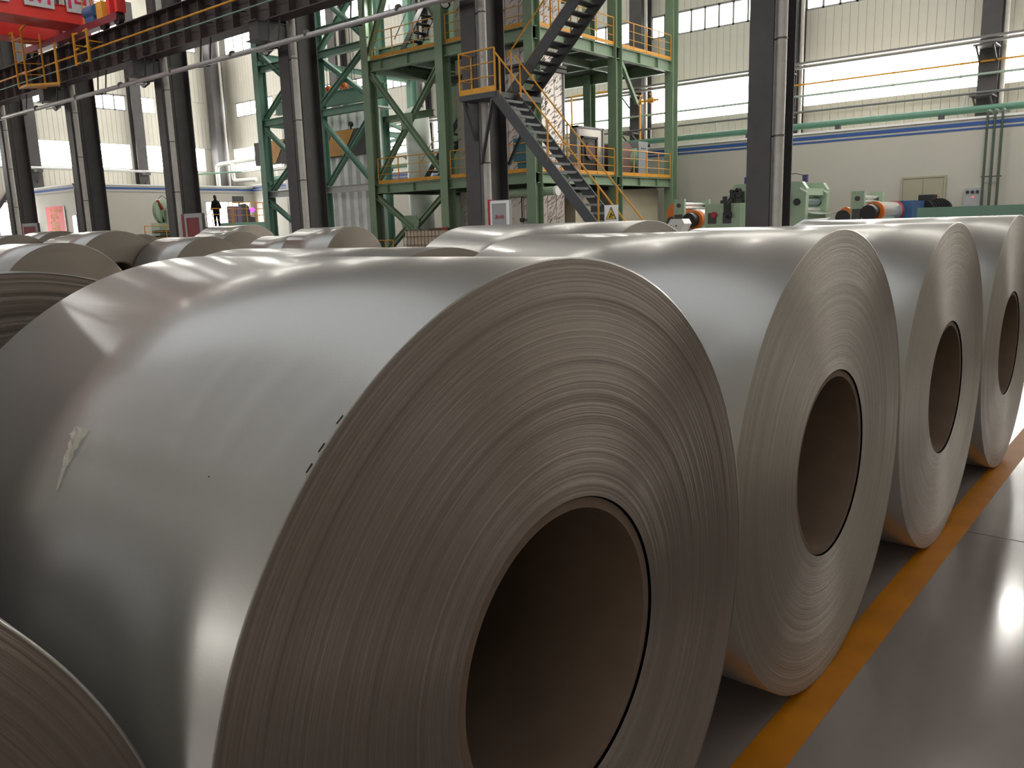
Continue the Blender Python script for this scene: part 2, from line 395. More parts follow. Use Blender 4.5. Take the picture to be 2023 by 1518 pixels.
wn = [0]
frame_m = mat('window_frame_grey', (0.30, 0.30, 0.30), 0.5)
def window(axis, c0, c1, z0, z1, panes, m, frame=0.05, plane=None, mull=True):
    """window in wall plane: axis 1 -> plane Y, runs along X"""
    wn[0] += 1; P = plane; fr = MB(); s = 0.05
    def bx(g, a, b, d0, d1, e0, e1):
        return g.box(a, b, d0, d1, e0, e1) if axis == 1 else g.box(d0, d1, a, b, e0, e1)
    sg = 1 if axis == 1 else -1
    d0, d1 = sorted((P, P+sg*.08))
    bx(fr, c0, c1, d0, d1, z0, z0+frame); bx(fr, c0, c1, d0, d1, z1-frame, z1)
    w = (c1-c0)/panes
    for i in range(panes+1):
        x = c0+i*w; 
        if mull or i in (0, panes): bx(fr, max(c0, x-frame/2), min(c1, x+frame/2), d0, d1, z0, z1)
    o = struct('window_%d' % wn[0], fr, frame_m)
    e0, e1 = sorted((P+sg*.06, P+sg*.075))
    for i in range(panes):
        g = MB(); bx(g, c0+i*w+.01, c0+(i+1)*w-.01, e0, e1, z0+.01, z1-.01); obj('pane', g, m, o)
    return o
bays = [-7.6-8.2*i for i in range(-3, 8)]
for i in range(-4, 7):
    a, b = -7.6-8.2*(i+1)+.3, -7.6-8.2*i-.3
    a = max(a, XL+.6); b = min(b, XR-.3)
    if b-a < 1: continue
    window(1, a, b, Z1, Z2, 3, win_low, .03, YF+.06, False)
    if b < -40: window(1, a, b, Z5, Z6, 5, win_up, .10, YF+.06)
    else: obj('wall_infill', MB().box(a-.02, b+.02, YF+.06, YF+.3, Z5, Z6), panel_m, wf)
    if b < -57: window(1, -62.7, -57.6, Z3, Z4, 5, win_up, .09, YF+.06)
    else: window(1, a, b, Z3, Z4, 10, win_up, .10, YF+.06)
obj('wall_infill', MB().box(XL-.3, XL-.06, YB, 9.0, Z1, Z2).box(XL-.3, XL-.06, YB, 9.0, Z3, Z4).box(XL-.3, XL-.06, YB, 24.4, Z5, Z6), panel_m, wl, kind='stuff')
for (a, b) in ((33.0, 38.2), (25.2, 32.0), (17.5, 24.4), (9.8, 16.7)):
    window(0, a, b, Z1, Z2, 2, win_low, .03, XL-.06, False)
    if b > 25: window(0, a, b, Z5, Z6, 5, win_up, .10, XL-.06)
    if b > 38: window(0, a+.2, b-3.9, Z3, Z4, 2, win_up, .05, XL-.06); continue
    window(0, a, b, Z3, Z4, 8, win_up, .10, XL-.06)
window(0, 20.2, 23.1, 0.6, 4.2, 3, win_up, .05, XL+.06)
# unseen walls behind and right of the camera
wb = struct('wall_back', MB().box(XL, XR, YB-.3, YB, 0, 6).box(XL, XR, YB-.3, YB, 8.5, 21.0), panel_m)
for i in range(12):
    a = XL+.5+8.1*i; window(1, a, a+7.4, 6, 8.5, 3, win_up, .04, YB-.14, False)
wr = struct('wall_right', MB().box(XR, XR+.3, YB, YF, 0, 21.0), panel_m)

# annexes
ax = struct('wall_annex_far', MB().box(-56, XR, 37.0, 37.2, 0, 5.18).box(-56, XR, 37.2, YF, 5.0, 5.1), annex_m)
obj('coping', MB().box(-56, XR, 36.96, 37.24, 5.12, 5.20), white_m, ax)
obj('blue_stripe', MB().box(-56, XR, 36.985, 37.0, 4.87, 5.01), blue_m, ax); obj('blue_stripe', MB().box(-56, XR, 36.985, 37.0, 4.72, 4.79), blue_m, ax)
al = struct('wall_annex_left', MB().box(-56.2, -56.0, 24.0, 37, 0, 5.02).box(XL, -56.0, 24.0, 24.2, 0, 5.02).box(XL, -56.2, 24.2, 37, 4.85, 4.95), annex_m)
g = MB().box(-56.0, -55.985, 24, 37, 4.72, 4.86).box(XL, -56, 23.985, 24.0, 4.72, 4.86); obj('blue_stripe', g, blue_m, al)
g = MB().box(-56.0, -55.97, 24, 37, 4.56, 4.60).box(XL, -56, 23.97, 24.0, 4.56, 4.60); obj('grey_trim', g, grey_trim, al)
g = MB().box(-56.25, -55.96, 23.96, 37, 4.98, 5.06).box(XL, -56, 23.96, 24.25, 4.98, 5.06); obj('coping', g, white_m, al)
window(0, 32.9, 36.6, 0.9, 3.95, 4, win_up, .06, -55.90)
window(1, -56.75, -56.1, 0.3, 3.1, 1, win_up, .05, 23.90)
d1 = struct('door_1', MB().box(-9.93, -8.40, 36.95, 37.0, 0, 3.0), door_m)
obj('door_frame', MB().box(-10.0, -9.93, 36.93, 37.0, 0, 3.07).box(-8.40, -8.33, 36.93, 37.0, 0, 3.07).box(-9.93, -8.40, 36.93, 37.0, 3.0, 3.07), door_m, d1)
obj('door_leaf', MB().box(-9.9, -9.18, 36.93, 36.96, 0.05, 2.95), door_m, d1); obj('door_leaf', MB().box(-9.15, -8.43, 36.93, 36.96, 0.05, 2.95), door_m, d1)
t = thing('notice_board', 'white notice with red border and lettering on the beige double door', 'sign', (-8.8, 36.93, 1.8))
obj('board', MB().box(-9.07, -8.53, 36.915, 36.93, 1.55, 2.25), white_m, t)
obj('border', MB().box(-9.07, -8.53, 36.905, 36.915, 2.22, 2.25).box(-9.07, -8.53, 36.905, 36.915, 1.55, 1.58).box(-9.07, -9.04, 36.905, 36.915, 1.58, 2.22).box(-8.56, -8.53, 36.905, 36.915, 1.58, 2.22), red_m, t)
text_obj('lettering', '止步', .20, black, t, (-8.8, 36.905, 2.09), RY, .004)
text_obj('lettering', '高压危险', .125, red_m, t, (-8.8, 36.905, 1.86), RY, .004)
t = thing('control_panel', 'grey wall control panel with round dials and a red light', 'panel', (-7.35, 36.95, 1.5))  # control panel mounted on the annex wall
obj('enclosure', MB().box(-7.64, -7.06, 36.85, 36.99, 1.5, 2.52), grey_box, t)
for i in range(3): obj('dial', MB().tube((-7.52+.17*i, 36.85, 2.37), (-7.52+.17*i, 36.82, 2.37), .06, 14), black, t, True)
obj('indicator_light', MB().tube((-7.32, 36.85, 2.17), (-7.32, 36.82, 2.17), .025, 10), red_led, t, True)
for i in range(2): obj('push_button', MB().tube((-7.5+.3*i, 36.85, 1.78), (-7.5+.3*i, 36.83, 1.78), .03, 10), white_m, t, True)

# ------------------------------------------------------------------ steel columns of the crane row (Y = 18)
ROWX = [-7.6-8.2*i for i in range(6)] + [.6, 8.8]
col_lab = ['dark steel column at the right, in front of the green roll machines',
 'dark steel column with the stair landing wrapped round it',
 'dark steel column in front of the left part of the green tower',
 'dark steel column just right of the red-faced crane ladder cage, beside the black-clad person',
 'dark steel column right of the red banner, third from the left edge',
 'dark steel column at the left edge of the picture, a red cabinet at its foot']
col_lab += ['dark steel column outside the picture, first to the right', 'dark steel column outside the picture, second to the right']
col_lab[3] = 'dark steel column left of the black-clad person, red cabinet at its foot'
col_lab[4] = 'dark steel column just right of the red wall banner'
for i, X in enumerate(ROWX):
    t = thing('steel_column', col_lab[i], 'column', (X, 18, 0), 'crane columns in the near row')
    w = .26
    obj('flange', MB().box(X-w, X+w, 17.40, 17.43, 0, EAVE), steel_dark, t)
    obj('flange', MB().box(X-w, X+w, 18.57, 18.60, 0, EAVE), steel_dark, t)
    obj('web', MB().box(X-.015, X+.015, 17.43, 18.57, 0, EAVE).box(X-.2, X+.03, 18.0, 18.57, 0, EAVE), steel_dark, t)
    obj('base_plate', MB().box(X-.45, X+.45, 17.2, 18.8, 0, .04), steel_dark, t)
    dp = obj('downpipe', MB().tube((X+.38, 17.56, 0.02), (X+.38, 17.56, EAVE-.2), .105, 16), pvc, t, True, label='pale grey vertical downpipe')
    z = 1.35
    while z < 12.5:
        obj('pipe_clamp', MB().tube((X+.38, 17.56, z), (X+.38, 17.56, z+.035), .114, 16).box(X+.0, X+.36, 17.55, 17.57, z, z+.03), clamp_m, dp, True); z += 1.93
    # bracket carrying the runway girder
    c = obj('corbel', MB().box(X-.25, X+.25, 16.35, 17.4, 7.62, 8.17), steel_dark, t)
    obj('stiffener', MB().box(X-.3, X+.3, 16.25, 17.4, 8.17, 8.2).box(X-.32, X+.32, 16.25, 17.4, 7.59, 7.62), steel_dark, c)
    obj('pipe_arm', MB().tube((X-.1, 16.55, 7.3), (X+.75, 16.55, 7.25), .03, 8), galv, t, True)
for i, X in ((1, ROWX[1]), (2, ROWX[2]), (3, ROWX[3]), (4, ROWX[4])):
    t = thing('floodlight', ['', 'small round floodlight beside the column with the stair landing', 'small round floodlight left of the column before the green tower',
        'small round floodlight on the column nearest left of the black-clad person', 'small round floodlight on the column beside the red banner'][i], 'lamp', (X-.5, 17.35, 7.5), 'floodlights on the columns')
    obj('housing', MB().tube((X-.52, 17.3, 7.55), (X-.45, 17.05, 7.45), .10, 14, .16), black, t, True)
    obj('lens', MB().tube((X-.45, 17.05, 7.45), (X-.445, 17.04, 7.447), .12, 14), white_m, t, True)
    obj('bracket', MB().bar((X-.5, 17.3, 7.55), (X-.2, 17.38, 7.55), .04, .04), black, t)

# wall columns, far wall
far_lab = {-7.6: 'far wall column seen right of the near right-hand column', -15.8: 'far wall column seen between the green tower and the right-hand column',
  -24.0: 'x', -32.2: 'x'}
names = ['dark wall column at the far right, crossed by pipes', 'dark wall column seen just right of the nearest right-hand column', 'dark wall column seen between the tower posts with yellow gas pipe',
         'dark wall column behind the silver furnace block', 'dark wall column behind the green tower diagonals', 'dark wall column far behind the leftmost tower posts', None]
for i in range(0, 7):
    X = 0.75-8.2*i if i == 0 else -7.6-8.2*(i-1)
    if i == 0: continue
    t = thing('wall_column', names[{1: 0, 2: 1, 3: 2, 4: 3, 5: 4, 6: 5}[i]], 'column', (X, 39.9, 0), 'columns along the far wall')
    obj('flange', MB().box(X-.36, X+.36, 39.3, 39.33, 0, EAVE), steel_dark, t); obj('flange', MB().box(X-.36, X+.36, 40.3, 40.33, 0, EAVE), steel_dark, t)
    obj('web', MB().box(X-.02, X+.02, 39.33, 40.3, 0, EAVE), steel_dark, t)
    obj('downpipe', MB().tube((X+.5, 39.5, 5.2), (X+.5, 39.5, EAVE), .09, 12), pvc, t, True, label='pale downpipe')
    for z in (6.1, 8.0): obj('bracket', MB().bar((X-.3, 39.2, z-.5), (X-.3, 38.4, z), .06, .06).bar((X+.3, 39.2, z-.5), (X+.3, 38.4, z), .06, .06).box(X-.4, X+.4, 38.3, 39.3, z, z+.06), steel_dark, t)
for y0, lab in ((24.75, 'thick grey wall column left of the red banner'), (32.5, 'grey wall column above the left white room'), ):
    t = thing('wall_column', lab, 'column', (-63.7, y0, 0), 'columns along the left wall')
    obj('flange', MB().box(-63.55, -63.52, y0-.4, y0+.4, 0, EAVE), steel_dark, t); obj('flange', MB().box(-64.15, -64.12, y0-.4, y0+.4, 0, EAVE), steel_dark, t)
    obj('web', MB().box(-64.12, -63.55, y0-.02, y0+.02, 0, EAVE), steel_dark, t)
    obj('bracket', MB().box(-63.52, -62.9, y0-.2, y0+.2, 6.2, 6.4).bar((-63.52, y0, 5.5), (-62.95, y0, 6.2), .08, .08), steel_dark, t)
t = thing('corner_column', 'wide grey corner column behind the white bent pipes', 'column', (-63.4, 39.2, 0))
obj('shaft', MB().box(-63.9, -63.0, 38.6, 39.7, 0, EAVE), steel_dark, t)
obj('downpipe', MB().tube((-62.75, 39.3, 5.2), (-62.75, 39.3, EAVE), .09, 12), pvc, t, True, label='pale downpipe')
t = thing('brace_frame', 'dark diagonal bracing at the left edge beside the wall window', 'brace', (-62.5, 22, 0))
obj('diagonal', MB().bar((-62.5, 23.6, 6.4), (-62.5, 20.5, 2.2), .25, .25), steel_dark, t); obj('diagonal', MB().bar((-62.5, 22.2, 4.4), (-62.5, 24.4, 1.0), .16, .16), steel_dark, t)
obj('diagonal', MB().bar((-62.5, 21.0, 2.7), (-62.5, 22.6, 0), .16, .16), steel_dark, t)

# ------------------------------------------------------------------ crane runway girder
t = thing('crane_runway_girder', 'long dark steel crane girder with vertical stiffeners crossing the upper left', 'girder', (-30, 17, 8.2))
GX0, GX1 = -63, 19.5
obj('top_flange', MB().box(GX0, GX1, 16.55, 17.25, 9.58, 9.61), girder_m, t)
obj('bottom_flange', MB().box(GX0, GX1, 16.62, 17.18, 8.22, 8.25), girder_m, t)
obj('web', MB().box(GX0, GX1, 16.89, 16.91, 8.25, 9.58), girder_m, t)
obj('crane_rail', MB().box(GX0, GX1, 16.86, 16.94, 9.61, 9.74), maroon, t)
stm = bpy.data.meshes.new('stiffener'); g = MB().box(-.012, .012, 16.63-16.9, 0, 0, 1.33).box(-.012, .012, 0, .24, 0, 1.33)
stm.from_pydata(g.v, [], g.f); finish(stm); stm.materials.append(girder_m)
x = -50
while x < 19:
    inst('stiffener', stm, t, (x, 16.9, 8.25)); x += 1.02
x = -49.6
while x < -20:
    obj('cable_bracket', MB().bar((x, 16.88, 9.3), (x, 16.42, 9.15), .03, .03).bar((x, 16.88, 8.75), (x, 16.35, 8.66), .03, .03), black, t); x += 2.04
cr = obj('conductor_rail', MB().tube((GX0, 16.4, 9.0), (GX1, 16.4, 9.0), .035, 10), yellow, t, True, label='thin yellow conductor rail')
obj('cable', MB().tube((GX0, 16.35, 8.62), (GX1, 16.35, 8.60), .025, 8), green_teal, t, True, label='thin green cable')
t = thing('long_pipe', 'long silver pipe hung below the crane girder', 'pipe', (-30, 16.4, 7.4))
obj('pipe_run', MB().tube((-62, 16.4, 7.4), (19.5, 16.4, 7.28), .082, 14), galv, t, True)
for X in (-55, -51.3, -47.2, -43.1, -39.0, -35.1, -31.2, -27.3, -23.3, -19.3, -15.4, -11.4):
    obj('hanger', MB().bar((X-.12, 16.55, 8.22), (X-.12, 16.45, 7.28), .04, .04).bar((X+.22, 16.72, 8.22), (X+.22, 16.6, 7.28), .04, .04).bar((X-.2, 16.4, 7.28), (X+.3, 16.55, 7.28), .06, .04), black, t)
    obj('pipe_collar', MB().tube((X+1.9, 16.4, 7.4), (X+1.98, 16.4, 7.4), .112, 14), clamp_m, t, True)

# ------------------------------------------------------------------ bridge crane
t = thing('bridge_crane', 'red overhead travelling crane with two box girders at the upper left', 'crane', (-38.5, 17, 9.75))
def crane_girder(x0, x1, z0, z1, ye):
    g = MB().prism([(-11.5, z0+.5), (-10.2, z0), (ye, z0), (ye+1.5, z0+.42), (ye+1.5, z1), (-11.5, z1)], 0, x0, x1)
    gd = obj('box_girder', g, red_c, t)
    obj('edge_flange', MB().box(x0-.06, x1+.06, -10, ye, z0-.03, z0), red_c, gd); obj('edge_flange', MB().box(x0-.06, x1+.06, -11, ye+1.5, z1, z1+.03), red_c, gd)
crane_girder(-38.5, -37.05, 10.34, 10.95, 17.1); crane_girder(-41.3, -40.2, 10.18, 10.95, 17.3)
obj('end_carriage', MB().box(-42.6, -33.6, 16.75, 17.1, 9.92, 10.2), maroon, t)
for X in (-33.7, -34.9, -41.9, -42.7):
    obj('wheel', MB().tube((X, 16.8, 9.97), (X, 17.0, 9.97), .23, 20), black, t, True)
bf = obj('buffer_frame', MB().box(-34.3, -34.05, 16.75, 17.1, 10.2, 11.1).box(-33.65, -33.45, 16.75, 17.1, 10.2, 11.0).box(-34.3, -33.45, 16.75, 17.1, 11.0, 11.25), red_c, t)
guardrail(t, [(-37.1, 9.5, 10.98), (-37.1, 18.4, 10.98)], step=.8, toe=False)
guardrail(t, [(-36.9, 17.0, 10.2), (-34.4, 17.0, 10.2)], step=.8, toe=False)
obj('drive_motor', MB().tube((-36.3, 16.9, 10.6), (-35.4, 16.9, 10.6), .24, 18).box(-36.2, -35.5, 16.75, 17.1, 10.2, 10.4), blue_box, t, True, label='dark blue drive motor')
obj('drive_box', MB().box(-35.2, -34.7, 16.75, 17.1, 10.2, 10.8), yellow, t)
for yy, ch in ((16.97, '间'), (15.35, '新'), (13.67, '生'), (12.0, '一')):
    b = obj('sign_plate', MB().box(-36.98, -36.95, yy-.57, yy+.57, 10.74, 11.94), board_m, t, label='grey plate with a crimson character')
    text_obj('character', ch, 1.18, crimson, b, (-36.942, yy, 11.34), RX, .008)
# cage
t = thing('ladder_cage', 'yellow ladder cage hanging below the red crane in front of the girder', 'cage', (-38.6, 16.1, 7.95))
ya, yb = 15.3, 16.15
for (X, Y, zt) in ((-39.9, ya, 10.25), (-39.0, ya, 10.25), (-38.0, yb, 9.6), (-37.7, yb-.1, 9.6), (-39.3, yb, 10.2)):
    obj('cage_post', MB().bar((X, Y, 8.0), (X, Y, zt), .06, .06), yellow, t)
for z in (8.0, 8.55, 9.0, 9.45, 9.9):
    obj('cage_rung', MB().tube((-39.9, ya, z), (-39.0, ya, z), .018, 8).tube((-39.9, ya, z), (-39.3, yb, z), .018, 8), yellow, t, True)
for z in (8.15, 8.4, 8.65, 8.9, 9.15, 9.4):
    obj('ladder_rung', MB().tube((-38.0, yb, z), (-37.7, yb-.1, z), .018, 8), yellow, t, True)
obj('cage_floor', MB().add([(-39.95, ya, 7.95), (-39.0, ya-.05, 7.95), (-37.65, yb-.1, 7.95), (-38.1, yb+.1, 7.95), (-39.95, ya, 8.04), (-39.0, ya-.05, 8.04), (-37.65, yb-.1, 8.04), (-38.1, yb+.1, 8.04)], [(0,3,2,1),(4,5,6,7),(0,1,5,4),(1,2,6,5),(2,3,7,6),(3,0,4,7)]), yellow, t)
obj('hanger_arm', MB().bar((-39.95, 15.3, 10.22), (-40.3, 15.3, 10.22), .07, .07).bar((-39.0, 15.3, 10.2), (-38.3, 15.3, 10.36), .07, .07), yellow, t)
t = thing('yellow_frame', 'small rectangular yellow frame on the crane girder right of the ladder cage', 'frame', (-35.6, 16.2, 8.6))  # a plain yellow frame fixed to the runway girder
for X in (-36.25, -35.05): obj('side_member', MB().bar((X, 16.2, 8.5), (X, 16.2, 9.75), .09, .07), yellow, t)
for z in (8.55, 9.1, 9.68):
    obj('cross_member', MB().bar((-36.25, 16.2, z), (-35.9, 16.2, z+.02), .05, .06).bar((-35.35, 16.2, z), (-35.05, 16.2, z+.02), .05, .06), yellow, t)
obj('mounting_arm', MB().bar((-36.25, 16.2, 9.3), (-36.25, 16.88, 9.3), .05, .05).bar((-35.05, 16.2, 9.3), (-35.05, 16.88, 9.3), .05, .05), yellow, t)

# ------------------------------------------------------------------ landing and stairs at the second column
t = thing('access_stair', 'dark steel stair and landing with yellow rails around the middle column', 'stair', (-14.4, 17.6, 0))
obj('landing_deck', MB().box(-15.72, -14.45, 16.88, 17.38, 4.86, 5.0).box(-15.3, -14.45, 17.38, 18.85, 4.86, 5.0), stair_m, t)
for a, b in (((-15.6, 16.95, 4.86), (-15.6, 17.38, 3.9)), ((-14.6, 16.95, 4.86), (-15.45, 17.4, 3.3)), ((-14.5, 18.6, 4.86), (-15.5, 18.6, 3.3))):
    obj('support_strut', MB().bar(a, b, .08, .08), stair_m, t)
guardrail(t, [(-15.7, 17.38, 5.0), (-15.7, 16.9, 5.0), (-14.47, 16.9, 5.0)], h=1.05, step=1.3)
stair(t, -14.5, 4.98, -10.05, 0.0, 16.92, 17.74, sw=.27)
s2 = thing('upper_stair', 'dark steel stair climbing out of the top of the picture, seen from below', 'stair', (-14.6, 18.4, 5))
stair(s2, -14.95, 5.0, -9.6, 9.95, 17.95, 18.83, rails=True, sw=.30)
obj('top_landing', MB().box(-9.6, -8.2, 17.95, 18.83, 9.85, 9.97), stair_m, s2)
obj('hanger_strut', MB().bar((-8.3, 18.83, 9.9), (-7.9, 18.55, 9.9), .1, .1), stair_m, s2)

# ------------------------------------------------------------------ green process tower
t = thing('process_tower', 'tall green steel tower frame with two railed decks and diagonal braces', 'tower', (-28, 29, 0))
TX = [-36.5, -32.0, -28.5, -24.1, -19.6]
for X in TX:
    obj('post', MB().isec((X, 25, 0), (X, 25, 18.4), .42, .46, side=(1,0,0)), green_teal if X < -30 else green, t)
for X, Y in ((-19.6, 30.5), (-19.6, 35.2), (-28.5, 35.2), (-24.1, 35.2), (-32.0, 28.8), (-36.5, 35.2), (-28.5, 30.5), (-32, 35.2)):
    obj('post', MB().isec((X, Y, 0), (X, Y, 18.4), .42, .46, side=(1,0,0)), green_teal if X < -30 else green, t)
def hb(p, q, h=.38, w=.26, m=None, name='beam'):
    return obj(name, MB().isec(p, q, w, h), m or green, t)
for z in (3.33, 8.43, 13.0):
    h = .38 if z < 5 else .46
    hb((TX[2], 25, z), (TX[4], 25, z), h); hb((TX[4], 25, z), (TX[4], 35.2, z), h); hb((TX[2], 35.2, z), (TX[4], 35.2, z), h); hb((TX[2], 25, z), (TX[2], 35.2, z), h)
    for X in (-26.3, -21.8): hb((X, 25, z), (X, 35.2, z), .3, .15)
    for Y in (28.5, 32): hb((TX[2], Y, z), (TX[4], Y, z), .3, .15)
    for X in (-27.6, -26.0, -22.7, -21.2):
        obj('web_stiffener', MB().box(X-.012, X+.012, 24.87, 24.99, z-h/2, z+h/2), green, t)
    for Y in (27, 28.8, 32.3, 33.8):
        obj('web_stiffener', MB().box(-19.6, -19.47, Y-.012, Y+.012, z-h/2, z+h/2), green, t)
obj('deck_plate', MB().box(-28.5, -19.6, 25, 35.2, 3.52, 3.545), deck_m, t); obj('deck_plate', MB().box(-28.5, -19.6, 25, 35.2, 8.66, 8.685), deck_m, t)
obj('deck_plate', MB().box(-24.1, -19.6, 25, 35.2, 13.2, 13.23), deck_m, t)
for z in (3.55, 8.69):
    guardrail(t, [(-28.2, 24.95, z), (-24.35, 24.95, z)]); guardrail(t, [(-23.85, 24.95, z), (-19.8, 24.95, z)])
    guardrail(t, [(-19.5, 25.3, z), (-19.5, 30.25, z)]); guardrail(t, [(-19.5, 30.75, z), (-19.5, 34.95, z)])
for z, m in ((3.47, galv), (6.88, green_teal), (9.4, green_teal), (10.4, green_teal)):
    hb((TX[0], 25, z), (TX[1], 25, z), .3, m=m); hb((TX[1], 25, z), (TX[2], 25, z), .3, m=m)
for z in (6.88, 10.0):
    hb((TX[0], 25, z), (TX[0], 35.2, z), .3, m=green_teal); hb((TX[1], 28.8, z), (TX[2], 28.8, z), .3)
hb((-28.5, 30.5, 6.9), (-24.1, 30.5, 6.9), .3); hb((-28.5, 30.5, 10.9), (-19.6, 30.5, 10.9), .3)
def br(x0, z0, x1, z1, y=24.95, w=.20, m=None):
    return obj('diagonal_brace', MB().isec((x0, y, z0), (x1, y, z1), w, w, .03, side=(0,1,0)), m or green, t)
gt = green_teal
br(TX[0]+.2, 6.6, TX[1], 3.6, m=gt); br(TX[0]+.2, 3.6, TX[1], 6.6, 25.1, m=gt); br(TX[1], 6.7, TX[2], 3.6, m=gt); br(TX[1], 3.6, TX[2], 6.7, 25.15, m=gt)
br(TX[0], 10.2, TX[1], 7.1, m=gt); br(TX[0], 7.1, TX[1], 10.2, 25.15, m=gt); br(TX[1], 7.1, TX[2], 9.3, m=gt); br(TX[1], 9.3, TX[2], 7.1, 25.2, m=gt)
br(TX[1], 12.3, TX[2], 9.6, m=gt); br(TX[1], 9.6, TX[2], 12.3, 25.15, m=gt)
br(TX[0], 3.2, TX[1], 0.6, m=gt)
br(TX[2]+.2, 8.1, TX[3]-.2, 3.8); br(TX[2]+.2, 3.8, TX[3]-.2, 8.1, 25.12)
br(TX[2]+.2, 3.0, -26.2, 1.6); br(-26.4, 1.5, TX[3]-.1, 3.1, 25.1); br(-26.6, 1.6, TX[2], 0.2); br(-26.0, 1.6, TX[3], 0.2)
br(TX[2]+.1, 8.9, -26.9, 11.6); br(TX[3]-.1, 9.6, -26.6, 12.8); br(-26.9, 11.6, -26.0, 13.0)
obj('gusset', MB().prism([(-26.75, 1.35), (-25.95, 1.35), (-25.8, 1.9), (-26.0, 2.15), (-26.7, 2.15), (-26.9, 1.9)], 1, 24.93, 24.97), green, t)
obj('gusset', MB().prism([(-26.65, 5.7), (-25.95, 5.7), (-25.95, 6.3), (-26.65, 6.3)], 1, 24.98, 25.0), green, t)
for (x0, z0, x1, z1) in ((-28.5, 3.1, -24.1, 7.8), (-28.5, 7.8, -24.1, 3.6), (-28.5, 0.3, -26.3, 3.1), (-26.3, 3.1, -24.1, 0.3)): br(x0, z0, x1, z1, 30.5)
obj('knee_brace', MB().bar((-19.6, 30.9, 8.2), (-19.6, 32.2, 6.6), .14, .14), green, t)
for pts in (((-36.5, 25, 4), (-36.5, 35, 7)), ((-36.5, 25, 10), (-36.5, 35, 7))): obj('diagonal_brace', MB().bar(*pts, .18, .18), gt, t)
sid = thing('tower_stair', 'dark stair on the upper deck of the green tower', 'stair', (-28, 26.7, 8.69), 'stairs inside the green tower')
stair(sid, -28.2, 8.69, -24.6, 12.9, 26.3, 27.1, rails=False, pitch_z=.3, tm=black, sm=black)
obj('handrail', MB().tube((-28.2, 26.3, 9.7), (-24.6, 26.3, 13.9), .02, 8), black, sid, True)
sid = thing('tower_stair', 'dark stair between the two decks of the green tower', 'stair', (-28, 28.7, 3.55), 'stairs inside the green tower')
stair(sid, -29.0, 3.6, -24.4, 8.6, 28.3, 29.1, rails=False, pitch_z=.3, tm=black, sm=black)
obj('handrail', MB().tube((-29.0, 28.3, 4.6), (-24.4, 28.3, 9.6), .02, 8), yellow, sid, True)
# corrugated silver enclosure
g = MB(); x = -38.6; n = 0; poly = []
while x < -31.3:
    poly += [(x, 27.62), (x+.12, 27.45), (x+.36, 27.45), (x+.48, 27.62)]; x += .62
poly += [(x, 27.62), (x, 27.9), (-38.6, 27.9)]
t = thing('silver_enclosure', 'tall enclosure of corrugated silver sheet inside the green tower', 'enclosure', (-34, 27.7, 0))
obj('corrugated_sheet', g.prism(poly, 2, 0, 7.3), corr, t)
obj('roof_sheet', MB().box(-38.7, -30.9, 27.5, 28.6, 7.3, 7.36), corr, t)
bm_ = thing('striped_beam', 'dark beam with yellow chevrons across the silver enclosure', 'beam', (-34.5, 27.2, 5.2))
obj('beam_body', MB().box(-40.6, -30.75, 27.1, 27.42, 5.2, 6.4), steel_dark, bm_)
for x0 in (-40.2, -37.0-.6, -34.6):
    obj('chevron', MB().prism([(x0, 5.22), (x0+1.5, 5.22), (x0+2.4, 6.38), (x0+.8, 6.38)], 1, 27.08, 27.1), yellow, bm_)
obj('lifting_eye', MB().tube((-32.6, 27.25, 6.4), (-32.6, 27.25, 6.6), .05, 8).tube((-32.6, 27.18, 6.65), (-32.6, 27.32, 6.65), .12, 12), black, bm_, True)
hm = thing('hoist_beam', 'green hoist beam with orange pulleys behind the tower diagonals', 'beam', (-32, 26.5, 7.4))
obj('beam_body', MB().isec((-37.5, 26.5, 7.8), (-29.2, 26.5, 7.75), .35, .62), green_teal, hm)
for X in (-33.06, -31.9, -31.27):
    p = obj('pulley', MB().tube((X, 26.35, 8.22), (X, 26.55, 8.22), .17, 16), orange, hm, True)
    obj('hub', MB().tube((X, 26.3, 8.22), (X, 26.6, 8.22), .06, 10), red_m, p, True)
    obj('hoist_cable', MB().tube((X-.1, 26.45, 8.3), (X-.1, 26.45, 15.5), .012, 6).tube((X+.1, 26.45, 8.3), (X+.1, 26.45, 15.5), .012, 6), black, hm, True)
    obj('pulley_bracket', MB().box(X-.32, X-.2, 26.35, 26.6, 8.05, 8.35), galv, hm)
t = thing('pale_duct', 'fat pale vertical duct with a bend behind the tower cross braces', 'duct', (-30.7, 29.8, 0))
obj('duct_body', MB().path([(-30.7, 29.9, 0), (-30.7, 29.9, 5.9), (-31.4, 30.5, 7.2)], .62, 20), mat('duct_grey', (.50, .53, .48), .45), t, True)
# furnace block with pinned foil insulation
t = thing('furnace_block', 'tall furnace block clad in pinned silver foil inside the tower', 'furnace', (-21.9, 28.6, 0))
for z0, z1 in ((0.0, 3.0), (3.6, 7.3), (7.55, 8.15), (8.7, 12.9)):
    obj('cladding', MB().box(-24.0, -19.96, 25.62, 27.3, z0, z1), foil, t)
    for j in range(6): obj('cladding_sheet', MB().box(-23.98+.67*j, -23.34+.67*j, 25.59, 25.62, z0+.01, z1-.01), foil, t)
    for j in range(3): obj('cladding_sheet', MB().box(-19.96, -19.93, 25.63+.56*j, 26.16+.56*j, z0+.01, z1-.01), foil, t)
    x = -23.9
    g = MB()
    rr = random.Random(int(z0*10))
    for i in range(int(150*(z1-z0)/3)):
        X = rr.uniform(-23.9, -20.0); Z = rr.uniform(z0+.1, z1-.1); g.bar((X-.07, 25.585, Z-.05), (X+.07, 25.585, Z+.05), .012, .012)
        Y = rr.uniform(25.7, 27.2); g.bar((-19.92, Y-.07, Z-.05), (-19.92, Y+.07, Z+.05), .014, .014)
    obj('insulation_pin', g, brown, t, kind='stuff')
